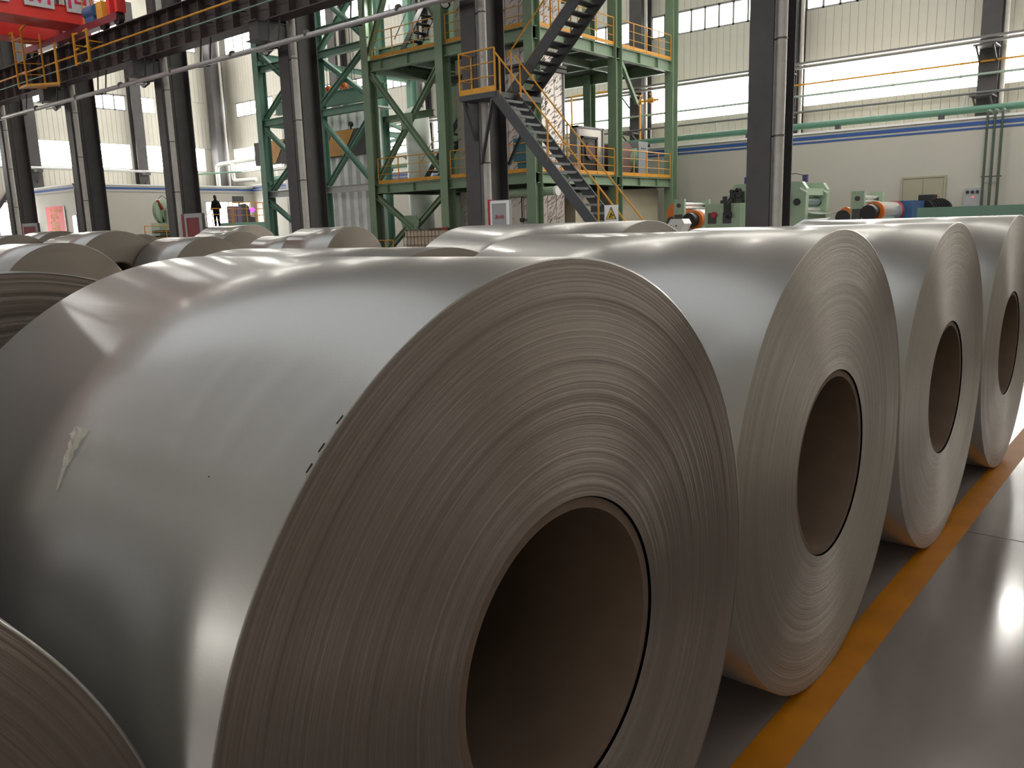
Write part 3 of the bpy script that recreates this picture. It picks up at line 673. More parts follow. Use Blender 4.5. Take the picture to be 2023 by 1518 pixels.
obj('flange_ring', MB().box(-24.15, -19.8, 25.5, 27.4, 7.3, 7.42).box(-24.15, -19.8, 25.5, 27.4, 7.48, 7.56), steel_dark, t)
obj('side_frame', MB().box(-19.98, -19.88, 27.28, 27.36, 3.55, 7.3), grey_trim, t)
t = thing('furnace_door', 'foil-clad furnace door panel with dark opening on the lower deck', 'door panel', (-20.6, 30.1, 3.55))
obj('door_panel', MB().box(-20.9, -20.6, 29.15, 31.1, 3.55, 5.5), foil, t)
obj('door_frame', MB().box(-20.92, -20.55, 29.08, 29.2, 3.55, 5.58).box(-20.92, -20.55, 31.0, 31.1, 3.55, 5.58).box(-20.92, -20.55, 29.08, 31.1, 5.5, 5.58), grey_trim, t)
obj('opening', MB().box(-20.62, -20.56, 29.5, 30.5, 3.7, 5.1), black, t)
obj('opening_frame', MB().box(-20.6, -20.52, 29.42, 29.52, 3.7, 5.18).box(-20.6, -20.52, 30.48, 30.58, 3.7, 5.18).box(-20.6, -20.52, 29.42, 30.58, 5.1, 5.18), steel_dark, t)
obj('inner_disc', MB().tube((-20.56, 30.0, 4.6), (-20.5, 30.0, 4.6), .36, 20), brown, t, True)
t = thing('duct_elbow', 'round dark brown duct on the lower tower deck', 'duct', (-20.3, 31.9, 3.9))
obj('duct_body', MB().tube((-21.2, 31.95, 4.35), (-20.0, 31.95, 4.35), .68, 24), brown, t, True)
obj('green_flange', MB().tube((-20.3, 32.7, 4.3), (-20.0, 32.9, 4.3), .5, 20), green_teal, t, True)
obj('stand', MB().box(-20.8, -20.2, 31.6, 32.2, 3.55, 3.8), steel_dark, t)
t = thing('switch_cabinet', 'pale grey cabinet on the lower tower deck beside the right posts', 'cabinet', (-20.3, 33.8, 3.55))
obj('body', MB().box(-20.7, -20.2, 33.35, 34.15, 3.55, 5.15), grey_box, t)
for i in range(3):
    for j in range(2): obj('gauge', MB().tube((-20.2, 33.6+.15*i, 4.85-.14*j), (-20.18, 33.6+.15*i, 4.85-.14*j), .03, 8), black, t, True)
t = thing('blue_tank', 'teal blue box on the tower behind the stair', 'box', (-22.4, 26.5, 3.55))
obj('body', MB().box(-20.85, -20.2, 25.3, 25.55, 4.0, 4.85).box(-20.7, -20.35, 25.35, 25.5, 3.55, 4.0), mat('teal_box', (0.03, .13, .17), .5), t)
t = thing('traffic_cone', 'small orange cone on the lower tower deck', 'cone', (-20.4, 26.0, 3.55))
obj('cone_body', MB().tube((-19.75, 27.8, 3.58), (-19.75, 27.8, 3.95), .14, 16, .03), orange, t, True); obj('cone_base', MB().box(-19.92, -19.58, 27.63, 27.97, 3.55, 3.58), orange, t)
t = thing('low_duct', 'grey green horizontal pipe under the lower deck', 'pipe', (-21, 26, 2.6))
obj('pipe_run', MB().tube((-22.9, 25.42, 2.83), (-18.95, 25.42, 2.83), .16, 16), green_m, t, True); obj('end_cap', MB().tube((-18.95, 25.42, 2.83), (-18.85, 25.42, 2.83), .18, 16), white_m, t, True)
obj('chain_hook', MB().tube((-20.6, 25.42, 2.7), (-20.6, 25.42, 1.9), .025, 8).tube((-20.6, 25.37, 1.8), (-20.6, 25.47, 1.8), .09, 12), black, t, True)
t = thing('cream_enclosure', 'large cream panelled box under the right end of the tower', 'enclosure', (-21.3, 33.9, 0))
obj('panel_body', MB().prism([(31.9, 0), (35.1, 0), (35.1, 3.0), (34.95, 3.12), (31.9, 3.02)], 0, -22.3, -20.2), cream, t)
obj('corner_trim', MB().box(-20.21, -20.18, 31.88, 31.95, 0, 3.02), grey_trim, t)
t = thing('cream_cabinet', 'smaller cream cabinet behind the foot of the stair', 'cabinet', (-20.4, 29, 0))
obj('body', MB().box(-20.8, -20.2, 28.2+.2, 29.5, 0, 2.75), cream, t); obj('door_seam', MB().box(-20.2, -20.19, 28.93, 28.95, .1, 2.65), grey_trim, t)

# gas pipe with valves
t = thing('gas_pipe', 'yellow vertical gas pipe with brass valves near the far wall', 'pipe', (-23.3, 38.7, 5.2))
obj('riser', MB().path([(-23.3, 38.6, 5.2), (-23.3, 38.6, 7.65), (-22.2, 38.6, 7.65)], .05), yellow, t, True)
for X in (-23.3, -22.6): obj('valve', MB().tube((X-.15, 38.6, 7.65), (X+.15, 38.6, 7.65), .13, 14).tube((X, 38.6, 7.65), (X, 38.6, 7.95), .03, 8).tube((X, 38.6, 7.95), (X, 38.6, 7.98), .12, 12), yellow, t, True)
t = thing('bent_gas_pipe', 'thin pipe with yellow bend behind the tower posts', 'pipe', (-27.6, 38.6, 5.2))
obj('pipe_run', MB().path([(-27.6, 38.6, 5.2), (-27.6, 38.6, 8.4), (-24.5, 38.6, 8.4)], .055), yellow, t, True)

# ------------------------------------------------------------------ pipes and trays along the far wall
tray_m = mat('tray_grey', (0.17, 0.165, 0.155), 0.5)
rail_m = mat('rail_grey', (0.13, 0.13, 0.13), 0.5)
main_m = mat('main_green', (0.085, 0.205, 0.145), 0.5)
def wallrun(name, label, cat, y, z0, z1, r, m, x0=-56, x1=8, tray=False, coll=None):
    t = thing(name, label, cat, (-20, y, z0))
    a, b = (x0, y, z0), (x1, y, z1)
    if tray: obj('tray', MB().box(x0, x1, y-.12, y+.12, z0, z0+.09), m, t)
    else: obj('pipe_run', MB().tube(a, b, r, 12), m, t, True)
    if coll:
        x = x1-1
        while x > x0:
            obj(coll, MB().tube((x, y, z0+(z1-z0)*(x-x0)/(x1-x0)), (x+.09, y, z0+(z1-z0)*(x-x0)/(x1-x0)), r*1.35, 12), m, t, True); x -= 2.6
    return t
wallrun('cable_tray', 'pale cable tray along the far wall above the long window, upper one', 'cable tray', 39.1, 8.39, 8.39, 0, tray_m, tray=True)
wallrun('cable_tray', 'narrow grey tray along the far wall at the window head', 'cable tray', 38.9, 8.18, 8.18, 0, tray_m, tray=True)
wallrun('gas_main', 'thin yellow pipe across the far window at the right', 'pipe', 39.2, 7.54, 7.52, .04, yellow, x0=-15.6, coll='coupling')
wallrun('water_pipe', 'thin pale green pipe across the far window', 'pipe', 39.2, 7.00, 7.06, .05, mat('pale_green', (.35, .45, .38), .4), coll='coupling')
wallrun('rail_pipe', 'grey rail on short stands above the far white room', 'pipe', 38.5, 6.24, 6.25, .05, rail_m)
wallrun('green_main', 'thick green pipe above the blue-striped far room', 'pipe', 38.0, 5.62, 5.55, .14, main_m)
t = bpy.data.objects['rail_pipe']; x = -55
while x < 8:
    obj('stand', MB().bar((x, 38.5, 5.1), (x, 38.5, 6.24), .05, .05), galv, t); x += 3.6
t = bpy.data.objects['green_main']; x = -54
while x < 8:
    obj('saddle', MB().box(x-.1, x+.1, 37.9, 38.1, 5.1, 5.5), steel_dark, t); x += 4.1
for i, X in enumerate((-7.0, -6.75, -6.5)):
    t = thing('riser_pipe', ['left of the three thin green pipes rising up the white wall', 'middle one of the three thin green pipes on the white wall', 'right one of the three thin green pipes on the white wall'][i], 'pipe', (X, 36.8, 0), 'thin green pipes on the white wall')
    obj('pipe_run', MB().path([(X, 36.78, 0.0), (X, 36.78, 5.36), (X, 37.9, 5.36)], .045), mat('pipe_olive', (.05, .075, .055), .45), t, True)
    if i == 1: obj('tie_bar', MB().box(-7.1, -6.4, 36.84, 36.87, 2.90, 2.94), steel_dark, t)
# left wall / corner pipes
t = thing('left_wall_pipe', 'pale horizontal pipe along the left wall below the window', 'pipe', (-63, 30, 6.5))
obj('pipe_run', MB().tube((-63, 10, 6.52), (-63, 35.6, 6.45), .10, 12), galv, t, True)
t = thing('white_bent_pipe', 'thick white bent pipes in front of the corner column', 'pipe', (-62.5, 38.3, 5.5))
obj('pipe_run', MB().path([(-62.3, 38.0, 5.3), (-62.3, 38.0, 7.1), (-57.5, 39.4, 7.4)], .17, 14), white_pipe, t, True)
obj('lower_run', MB().path([(-60.4, 38.2, 7.2), (-60.4, 38.2, 5.75), (-58.2, 38.8, 5.75)], .15, 14), white_pipe, t, True)
obj('cross_pipe', MB().tube((-63.5, 36, 6.35), (-59.5, 38.4, 6.4), .07, 10), green_teal, t, True)
obj('thin_pipe', MB().tube((-61.0, 38.6, 6.4), (-37, 38.9, 6.5), .05, 10), galv, t, True)

# ------------------------------------------------------------------ lamps
def highbay(X, Y, Z, label, group, r=.25):
    t = thing('high_bay_lamp', label, 'lamp', (X, Y, Z), group)
    obj('reflector', MB().tube((X, Y, Z), (X, Y, Z+.35), .36, 18, .10), galv, t, True)
    obj('glow_disc', MB().tube((X, Y, Z-.02), (X, Y, Z-.005), r*1.3, 18), lamp_m, t, True)
    obj('hanging_rod', MB().tube((X, Y, Z+.35), (X, Y, EAVE+.6), .015, 6), black, t, True)
for X in (-4.1, -12.3): highbay(X, 31.0, 11.9, 'round high bay lamp hanging under the far roof bay', 'high bay lamps of the far bay')
for i in range(7):
    highbay(-1-8.2*i, 14.6, 13.4, 'round high bay lamp hanging under the near roof bay', 'high bay lamps of the near bay', .12)
t = thing('tower_lamp', 'bright round lamp at the top of the green tower', 'lamp', (-28.0, 26.0, 10.7))
obj('glow_disc', MB().tube((-27.65, 25.6, 11.0), (-27.65, 25.6, 11.02), .22, 18), lamp_m, t, True); obj('housing', MB().tube((-27.65, 25.6, 11.02), (-27.65, 25.6, 11.35), .25, 18, .1), galv, t, True)
obj('hanging_rod', MB().tube((-27.65, 25.6, 11.35), (-27.65, 25.6, 12.9), .015, 6), black, t)
t = thing('tube_lamp', 'lit vertical tube lamp at the top of the leftmost tower post', 'lamp', (-35.35, 24.4, 10.6))
obj('lit_tube', MB().tube((-35.35, 24.4, 10.62), (-35.35, 24.4, 11.4), .05, 10), tubewhite, t, True); obj('holder', MB().box(-35.5, -35.4, 24.45, 24.9, 10.6, 11.5), galv, t)

# ------------------------------------------------------------------ roll machines on the right
def plate(x0, x1, y, zt, ch=.0, th=.14, z0=0.0):
    return MB().prism([(x0, z0), (x1, z0), (x1, zt-ch), (x1-ch*.6, zt), (x0+ch*.6, zt), (x0, zt-ch)] if ch else [(x0, z0), (x1, z0), (x1, zt), (x0, zt)], 1, y, y+th)
def roll_stand(root, X0, X1, zt, big=True):
    for y in (30.0, 32.1): 
        p = obj('side_plate', plate(X0, X1, y, zt), green_m, root)
        obj('bearing_cover', MB().tube(((X0+X1)/2, y, zt-.25), ((X0+X1)/2, y-.04, zt-.25), .085, 16), steel_dark, p, True)
        obj('bearing_bracket', MB().box(X0+.08, X1-.08, y-.1, y, zt-.95, zt-.6), steel_dark, p)
    for z in (zt-.2, zt-.34): obj('guide_roll', MB().tube(((X0+X1)/2, 30.14, z), ((X0+X1)/2, 32.1, z), .06, 16), roll_m, root, True)
t = thing('roll_stand', 'pale green roll stand with white roll and blue motor box right of the near column', 'machine', (-9.3, 31, 0))
roll_stand(t, -9.72, -9.28, 2.42)
obj('drum', MB().tube((-9.05, 30.5, 1.72), (-9.05, 32.6, 1.72), .33, 28), roll_m, t, True)
obj('drum_flange', MB().tube((-9.05, 30.35, 1.72), (-9.05, 30.5, 1.72), .34, 28), orange, t, True); obj('drum_flange', MB().tube((-9.05, 32.6, 1.72), (-9.05, 32.75, 1.72), .36, 28), red_m, t, True)
obj('drum_end', MB().tube((-9.1, 29.9, 1.68), (-9.1, 30.35, 1.72), .26, 24), black, t, True)
obj('front_drum', MB().tube((-9.98, 30.0, 1.55), (-9.98, 31.9, 1.55), .25, 24), black, t, True)
obj('orange_guard', MB().tube((-9.9, 30.02, 1.72), (-9.9, 30.3, 1.72), .18, 20), orange, t, True)
obj('drum_shaft', MB().tube((-9.05, 32.75, 1.72), (-9.05, 33.0, 1.72), .12, 14), galv, t, True)
obj('pedestal', MB().box(-9.5, -8.7, 30.3, 32.7, 0, 1.3), green_m, t)
obj('gear_box', MB().box(-9.35, -8.5, 32.95, 34.6, 0.6, 2.08), blue_box, t, label='dark blue gear box')
g = MB().tube((-8.55, 34.7, 1.75), (-8.2, 36.2, 1.75), .36, 22).box(-8.8, -8.3, 34.9, 35.6, 2.05, 2.3)
for i in range(6): g.tube((-8.5+.05*i, 34.9+.2*i, 1.75), (-8.49+.05*i, 34.94+.2*i, 1.75), .41, 22)
obj('motor', g, black, t, True, label='black ribbed motor')
t = thing('roll_stand', 'pale green roll stand with orange guard at the foot of the rightmost tower post', 'machine', (-16.3, 31, 0))
roll_stand(t, -16.56, -16.1, 2.44)
obj('drum', MB().tube((-15.85, 30.5, 1.62), (-15.85, 32.4, 1.62), .42, 28), roll_m, t, True)
obj('drum_flange', MB().tube((-15.85, 30.36, 1.62), (-15.85, 30.5, 1.62), .36, 28), orange, t, True); obj('drum_end', MB().tube((-15.9, 30.0, 1.6), (-15.9, 30.36, 1.62), .28, 24), black, t, True)
obj('orange_guard', MB().prism([(-17.0, 1.6), (-16.6, 1.6), (-16.55, 2.3), (-16.8, 2.25), (-16.98, 2.0)], 1, 30.2, 31.9), orange, t)
obj('dark_roll', MB().tube((-16.7, 30.05, 1.55), (-16.7, 31.8, 1.55), .22, 20), steel_dark, t, True)
obj('pump_block', MB().box(-15.35, -15.05, 31.6, 32.0, 1.6, 2.35).tube((-15.4, 31.6, 2.15), (-15.9, 31.6, 2.15), .05, 10).tube((-15.2, 31.7, 2.3), (-15.2, 31.7, 2.5), .1, 12), black, t)
obj('pedestal', MB().box(-16.6, -15.4, 30.2, 32.3, 0, 1.15), green_m, t)
t = thing('rolling_mill', 'pale green rolling machine behind the near right column with violet cylinders on top', 'machine', (-12.8, 31, 0))
for y in (30.0, 32.1):
    p = obj('housing', MB().prism([(-14.24, 0), (-11.3, 0), (-11.3, 1.55), (-11.05-.25, 1.75), (-11.28, 2.6), (-11.45, 2.85), (-14.0, 2.88), (-14.24, 2.6)], 1, y, y+.28), green_m, t)
    obj('chamfer_lip', MB().bar((-14.22, y-.02, 2.52), (-13.98, y-.02, 2.68), .03, .05).bar((-11.5, y-.02, 2.62), (-11.24, y-.02, 2.46), .03, .05), white_m, p)
    obj('bearing_cover', MB().tube((-11.6, y, 2.14), (-11.6, y-.05, 2.14), .125, 20), black, p, True)
for z, r, m in ((2.5, .12, green_m), (2.17, .14, mat('steel_blue_roll', (.25, .31, .33), .3, metal=.5)), (1.85, .12, roll_m)):
    obj('work_roll', MB().tube((-11.62, 30.28, z), (-11.62, 32.1, z), r, 20), m, t, True)
obj('cross_beam', MB().box(-11.8, -11.4, 30.28, 32.1, 2.38, 2.62), green_m, t)
fb = obj('front_block', MB().box(-14.86, -13.45, 29.3, 30.0, 0, 2.18), green_m, t)
for X in (-14.55, -13.95): obj('recess', MB().box(X-.17, X+.17, 29.28, 29.31, 1.45, 1.85), steel_dark, fb)
obj('red_coupling', MB().tube((-14.45, 29.2, 1.78), (-14.45, 29.35, 1.78), .11, 16), red_m, fb, True)
g = MB()
for X, z, r in ((-14.02, 2.62, .07), (-13.8, 2.66, .08), (-13.95, 2.45, .11), (-13.75, 2.5, .14), (-14.05, 2.3, .10), (-13.7, 2.28, .12)): g.tube((X, 29.75, z), (X, 30.0, z), r, 14)
g.box(-14.1, -13.6, 29.8, 30.0, 2.2, 2.6)
obj('hydraulic_block', g, black, t)
obj('feed_pump', MB().box(-14.0, -13.8, 29.1, 29.3, 1.75, 2.2).tube((-13.92, 29.2, 1.75), (-13.75, 29.2, 1.75), .12, 14), black, t)
g = MB()
for z in (2.6, 2.3, 2.05, 1.75): g.tube((-11.95, 29.85, z), (-11.95, 30.0, z), .11, 14)
obj('valve_block', g.box(-12.1, -11.95, 29.85, 30.0, 1.5, 2.7), black, t)
for X, Y in ((-12.0, 30.15), (-11.75, 30.15+.9), (-11.65, 30.9), (-13.6, 30.15)):
    obj('cylinder_cap', MB().tube((X, Y, 2.85), (X, Y, 3.12), .085, 14), violet, t, True)
obj('hose', MB().path([(-12.0, 30.15, 3.1), (-11.85, 30.3, 3.16), (-11.65, 30.6, 3.1), (-11.65, 30.9, 3.12)], .015, 6), black, t, True)
sh = MB(); n = 12; vs = []
for i in range(n+1):
    X = -11.45+1.2*i/n; z = 1.78-.10*math.sin(PI*i/n); vs += [(X, 30.35, z), (X, 32.0, z), (X, 30.35, z+.012), (X, 32.0, z+.012)]
fs = []
for i in range(n):
    a = 4*i; b = a+4; fs += [(a, a+1, b+1, b), (a+2, b+2, b+3, a+3), (a, b, b+2, a+2), (a+1, a+3, b+3, b+1)]
tt = obj('steel_strip', sh.add(vs, fs), roll_m, None, True); props(tt, 'thin shiny metal strip running between the green machines', 'metal strip')
t = thing('control_desk', 'white slanted control desk just right of the near right column', 'desk', (-10, 27, 0))
obj('desk_body', MB().prism([(26.6, 0), (27.3, 0), (27.3, 1.25), (26.6, 1.05)], 0, -10.45, -9.55), white_m, t)
obj('desk_top', MB().add([(-10.5, 26.5, 1.2), (-9.65, 26.5, 1.22), (-9.5, 27.4, 1.52), (-10.35, 27.4, 1.48), (-10.5, 26.5, 1.24), (-9.65, 26.5, 1.26), (-9.5, 27.4, 1.56), (-10.35, 27.4, 1.52)], [(0,3,2,1),(4,5,6,7),(0,1,5,4),(1,2,6,5),(2,3,7,6),(3,0,4,7)]), grey_box, t)
t = thing('control_desk', 'pale angular control desk below the orange guard', 'desk', (-13.7, 25, 0))
obj('desk_body', MB().prism([(-14.1, 0), (-13.5, 0), (-13.5, 1.25), (-13.35, 1.5), (-13.45, 1.66), (-13.85, 1.66), (-14.1, 1.3)], 1, 24.9, 25.4), white_m, t)
for i in range(4): obj('push_button', MB().tube((-13.95+.1*i, 24.9, 1.4+.04*(i % 2)), (-13.95+.1*i, 24.88, 1.4+.04*(i % 2)), .025, 8), black if i % 2 else green_m, t, True)
t = thing('green_conveyor', 'long low green conveyor beam at the far right', 'conveyor', (-4, 30, 0))
obj('beam_body', MB().box(-7.55, 4, 29.9, 30.1, 1.48, 1.79), green_teal, t)
obj('beam_body', MB().box(-7.55, 4, 32.0, 32.2, 1.48, 1.79), green_teal, t)
for X in (-7.3, -4.4, -1.5, 1.4): obj('leg', MB().box(X-.1, X+.1, 29.9, 30.1, 0, 1.48).box(X-.1, X+.1, 32.0, 32.2, 0, 1.48), green_teal, t)
for i in range(14): obj('conveyor_roll', MB().tube((-7.3+.8*i, 30.1, 1.68), (-7.3+.8*i, 32.0, 1.68), .07, 12), roll_m, t, True)

# ------------------------------------------------------------------ small things near the stair
t = thing('fire_cabinet', 'white framed fire hose cabinet with red lettering beside the middle column', 'fire cabinet', (-14.7, 17.3, 0))
obj('cabinet_body', MB().box(-15.04, -14.42, 17.25, 17.37, 1.1, 2.28), grey_box, t); obj('red_side_panel', MB().box(-15.15, -15.04, 17.23, 17.37, 1.1, 2.30), red_m, t)
obj('door_frame', MB().box(-15.04, -14.98, 17.2, 17.25, 1.1, 2.26).box(-14.48, -14.42, 17.2, 17.25, 1.1, 2.26).box(-14.98, -14.48, 17.2, 17.25, 2.19, 2.26).box(-14.98, -14.48, 17.2, 17.25, 1.1, 1.16), white_m, t)
obj('glass_door', MB().box(-14.98, -14.48, 17.22, 17.24, 1.16, 2.19), grey_box, t)
obj('cabinet_stand', MB().box(-15.1, -14.45, 17.25, 17.37, 0, 1.1), red_m, t)
text_obj('lettering', '消火栓', .11, red_m, t, (-14.73, 17.215, 1.83), RY, .003)
t = thing('warning_sign', 'white sign with yellow warning triangle at the stair foot', 'sign', (-10.960, 16.870, 0))
obj('board', MB().box(-11.150, -10.770, 16.860, 16.880, 1.55, 2.01), white_m, t)
obj('post', MB().tube((-10.960, 16.900, 0), (-10.960, 16.900, 1.9), .02, 8), galv, t, True)
obj('triangle_border', MB().prism([(-11.110, 1.68), (-10.810, 1.68), (-10.960, 1.97)], 1, 16.852, 16.860), black, t)
obj('triangle_field', MB().prism([(-11.080, 1.695), (-10.840, 1.695), (-10.960, 1.925)], 1, 16.846, 16.852), mat('sign_yellow', (.7, .5, .03), .5), t)
obj('hand_symbol', MB().bar((-11.000, 16.844, 1.72), (-10.940, 16.844, 1.84), .004, .03).bar((-10.960, 16.844, 1.80), (-10.890, 16.844, 1.76), .004, .03).bar((-11.020, 16.844, 1.73), (-10.900, 16.844, 1.73), .004, .02), black, t)
obj('caption_bar', MB().box(-11.100, -10.820, 16.854, 16.860, 1.60, 1.63), black, t)
t = thing('caged_tank', 'beige liquid tank in a rusty wire cage at the tower foot', 'tank', (-24.2, 23.8, 0))
obj('tank_body', MB().box(-25.1, -23.2, 23.45, 24.5, .18, 1.5), tank_m, t); obj('tank_cap', MB().tube((-23.4, 24, 1.5), (-23.4, 24, 1.62), .12, 14), red_m, t, True)
obj('dark_lid', MB().box(-24.2, -23.5, 23.9, 24.4, 1.5, 1.6), steel_dark, t)
for i in range(11): X = -25.15+.2*i; obj('cage_bar', MB().tube((X, 23.4, .1), (X, 23.4, 1.56), .012, 6), rust, t, True)
for z in (.25, .6, .95, 1.28, 1.55): obj('cage_hoop', MB().box(-25.17, -23.13, 23.385, 23.41, z-.012, z+.012).box(-23.15, -23.12, 23.4, 24.55, z-.012, z+.012), rust, t)
obj('pallet', MB().box(-25.2, -23.1, 23.4, 24.6, 0, .12), rust, t)
t = thing('yellow_barrier', 'low yellow barrier rail at the tower foot left of the tank', 'barrier', (-26.9, 23.8, 0))
guardrail(t, [(-27.9, 23.6, 0), (-26.0, 23.6, 0)], h=1.15, step=.5, toe=False)
for i in (0, 1, 4):
    X = ROWX[{0: 3, 1: 5, 4: 4}[i]] 
    if i == 4: continue
    t = thing('hydrant_cabinet', 'dark red cabinet at the foot of ' + ('the leftmost dark column' if i == 1 else 'the column beside the black-clad person'), 'cabinet', (X+.9, 17.6, 0), 'red cabinets at the column feet')
    x0 = X+.28 if i == 1 else X+.35; x0, x1 = {1: (-46.9, -45.15), 0: (-30.95, -29.75)}[i]
    obj('cabinet_body', MB().box(x0, x1, 17.3, 17.42, 0, 2.42), steel_dark, t)
    obj('side_panel', MB().box(x0-.35, x0, 17.32, 17.42, 0, 2.42), maroon, t)
    obj('door_frame', MB().box(x0, x0+.13, 17.25, 17.3, .1, 2.42).box(x1-.13, x1, 17.25, 17.3, .1, 2.42).box(x0+.13, x1-.13, 17.25, 17.3, 2.26, 2.42), grey_box, t)
    obj('glass_door', MB().box(x0+.13, x1-.13, 17.27, 17.29, .1, 2.26), maroon, t)

# ------------------------------------------------------------------ left group: banner, platform, person, desks
t = thing('wall_banner', 'red banner with yellow lettering on the white room at the left', 'banner', (-59.3, 23.97, 1.9))
obj('sheet', MB().box(-60.75, -57.95, 23.93, 23.97, 1.9, 3.72), banner_m, t)
obj('pale_edge', MB().box(-57.95, -57.85, 23.93, 23.97, 1.9, 3.72), white_m, t)
text_obj('lettering', '安全生产须知', .30, banner_txt, t, (-59.2, 23.92, 3.42), RY, .005)
for k, s in enumerate(('一遵守纪律安全第一', '二进入车间戴安全帽', '三严禁烟火', '四设备运转禁止触摸', '五保持通道畅通整洁', '六吊物下方禁止站人', '七文明生产精心操作', '八发现隐患及时报告')):
    text_obj('lettering', s, .15, banner_txt, t, (-59.5 if len(s) > 6 else -59.85, 23.92, 3.14-.165*k), RY, .005)
t = thing('operator_platform', 'green operator platform with yellow rails at the left, where the black-clad person stands', 'platform', (-44, 28, 0))
obj('platform_body', MB().box(-45.5, -44.0, 27.55, 29.7, 0, 2.25), green_teal, t)
obj('platform_deck', MB().box(-45.6, -44.0, 25.5, 27.55, 1.93, 2.03), deck_m, t); obj('deck_support', MB().box(-45.4, -44.2, 25.8, 26.0, 0, 1.93).box(-45.4, -44.2, 27.3, 27.5, 0, 1.93), white_m, t)
guardrail(t, [(-44.0, 27.6, 2.25), (-44.0, 28.5, 2.25), (-44.0, 29.65, 2.25), (-45.4, 29.65, 2.25)], h=1.15, step=.6, toe=False)
guardrail(t, [(-44.0, 26.25, 2.03), (-44.0, 27.5, 2.03)], h=1.02, step=1.2, toe=False)
obj('stair_rail', MB().tube((-44, 26.2, 3.0), (-44, 25.3, 2.0), .03, 8).tube((-44, 25.3, 2.0), (-44, 25.3, .9), .03, 8), white_m, t, True)
obj('platform_stair', MB().box(-44.9, -44.1, 25.0, 25.3, 0, 1.2).box(-44.9, -44.1, 25.3, 25.6, 0, 1.6), white_m, t)
t = thing('console_screen', 'dark monitor above the lilac cabinet on the operator platform', 'monitor', (-44.6, 28.35, 3.3))
obj('screen_body', MB().box(-44.7, -44.6, 28.05, 28.75, 3.38, 3.78), steel_dark, t); obj('screen_face', MB().box(-44.6, -44.59, 28.1, 28.7, 3.42, 3.74), glassy, t); obj('arm', MB().box(-44.68, -44.62, 28.4, 28.44, 3.2, 3.4), steel_dark, t)
t = thing('lilac_cabinet', 'lilac grey cabinet behind yellow rails on the operator platform', 'cabinet', (-44.5, 28.0, 2.25))
obj('body', MB().box(-44.8, -44.3, 27.7, 28.35, 2.25, 3.2), lilac, t); obj('door_seam', MB().box(-44.3, -44.29, 28.02, 28.04, 2.3, 3.15), black, t)
t = thing('dark_machine', 'dark machine with glowing violet lamp on the operator platform', 'machine', (-44.6, 29.0, 2.25))
obj('body', MB().prism([(28.6, 2.25), (29.3, 2.25), (29.3, 2.55), (29.0, 2.6), (28.95, 3.2), (28.7, 3.35), (28.6, 3.3)], 0, -44.9, -44.4), steel_dark, t)
obj('violet_lamp', MB().tube((-44.4, 29.12, 2.98), (-44.3, 29.12, 2.98), .13, 14).box(-44.4, -44.35, 28.95, 29.35, 2.98, 3.06), purple_e, t)
t = thing('green_arm_machine', 'pale green machine with large disc and red lever left of the person', 'machine', (-45, 24, 0))
obj('disc', MB().tube((-45.3, 23.85, 2.95), (-45.1, 23.95, 2.95), .68, 28), green_m, t, True)
obj('arm', MB().prism([(23.9, 2.2), (24.6, 2.2), (24.7, 3.3), (24.3, 3.45), (23.95, 3.0)], 0, -45.05, -44.75), green_m, t)
obj('lever', MB().bar((-44.95, 23.55, 3.55), (-44.95, 23.85, 3.05), .14, .1), red_m, t)
obj('recess', MB().prism([(23.5, 2.35), (23.95, 2.35), (23.8, 2.7), (23.65, 2.95), (23.5, 2.8)], 0, -45.06, -45.02), black, t)
obj('hose', MB().path([(-44.9, 23.6, 3.6), (-44.9, 23.85, 3.8), (-44.9, 24.2, 3.5)], .015, 6), black, t, True)
obj('pedestal', MB().box(-45.6, -44.7, 23.4, 24.8, 0, 2.3), green_m, t)
t = thing('yellow_railed_frame', 'low yellow railed frame below the green arm machine', 'frame', (-44, 23.3, 0))
guardrail(t, [(-44.0, 22.2, 1.15), (-44.0, 24.6, 1.15)], h=1.0, step=1.2, toe=False)
obj('frame_body', MB().box(-44.9, -44.1, 22.2, 24.6, 0, 1.15), grey_box, t); obj('beam', MB().box(-44.6, -44.3, 22.9, 24.2, 1.45, 1.62).box(-44.6, -44.3, 22.9, 24.2, 1.75, 1.9), black, t)
t = thing('motor_cluster', 'dark motors stacked under the operator platform rail', 'machine', (-44.2, 26.9, 1.3))
obj('motor', MB().tube((-44.4, 26.6, 1.75), (-44.4, 27.1, 1.75), .17, 16), black, t, True); obj('motor', MB().tube((-44.3, 27.15, 1.75), (-44.3, 27.5, 1.75), .12, 14), black, t, True)
obj('valve_stack', MB().box(-44.3, -44.1, 24.95, 25.35, 1.9, 2.95), steel_dark, t); obj('base', MB().box(-44.6, -44.1, 24.95, 27.5, 1.3, 1.58), steel_dark, t)

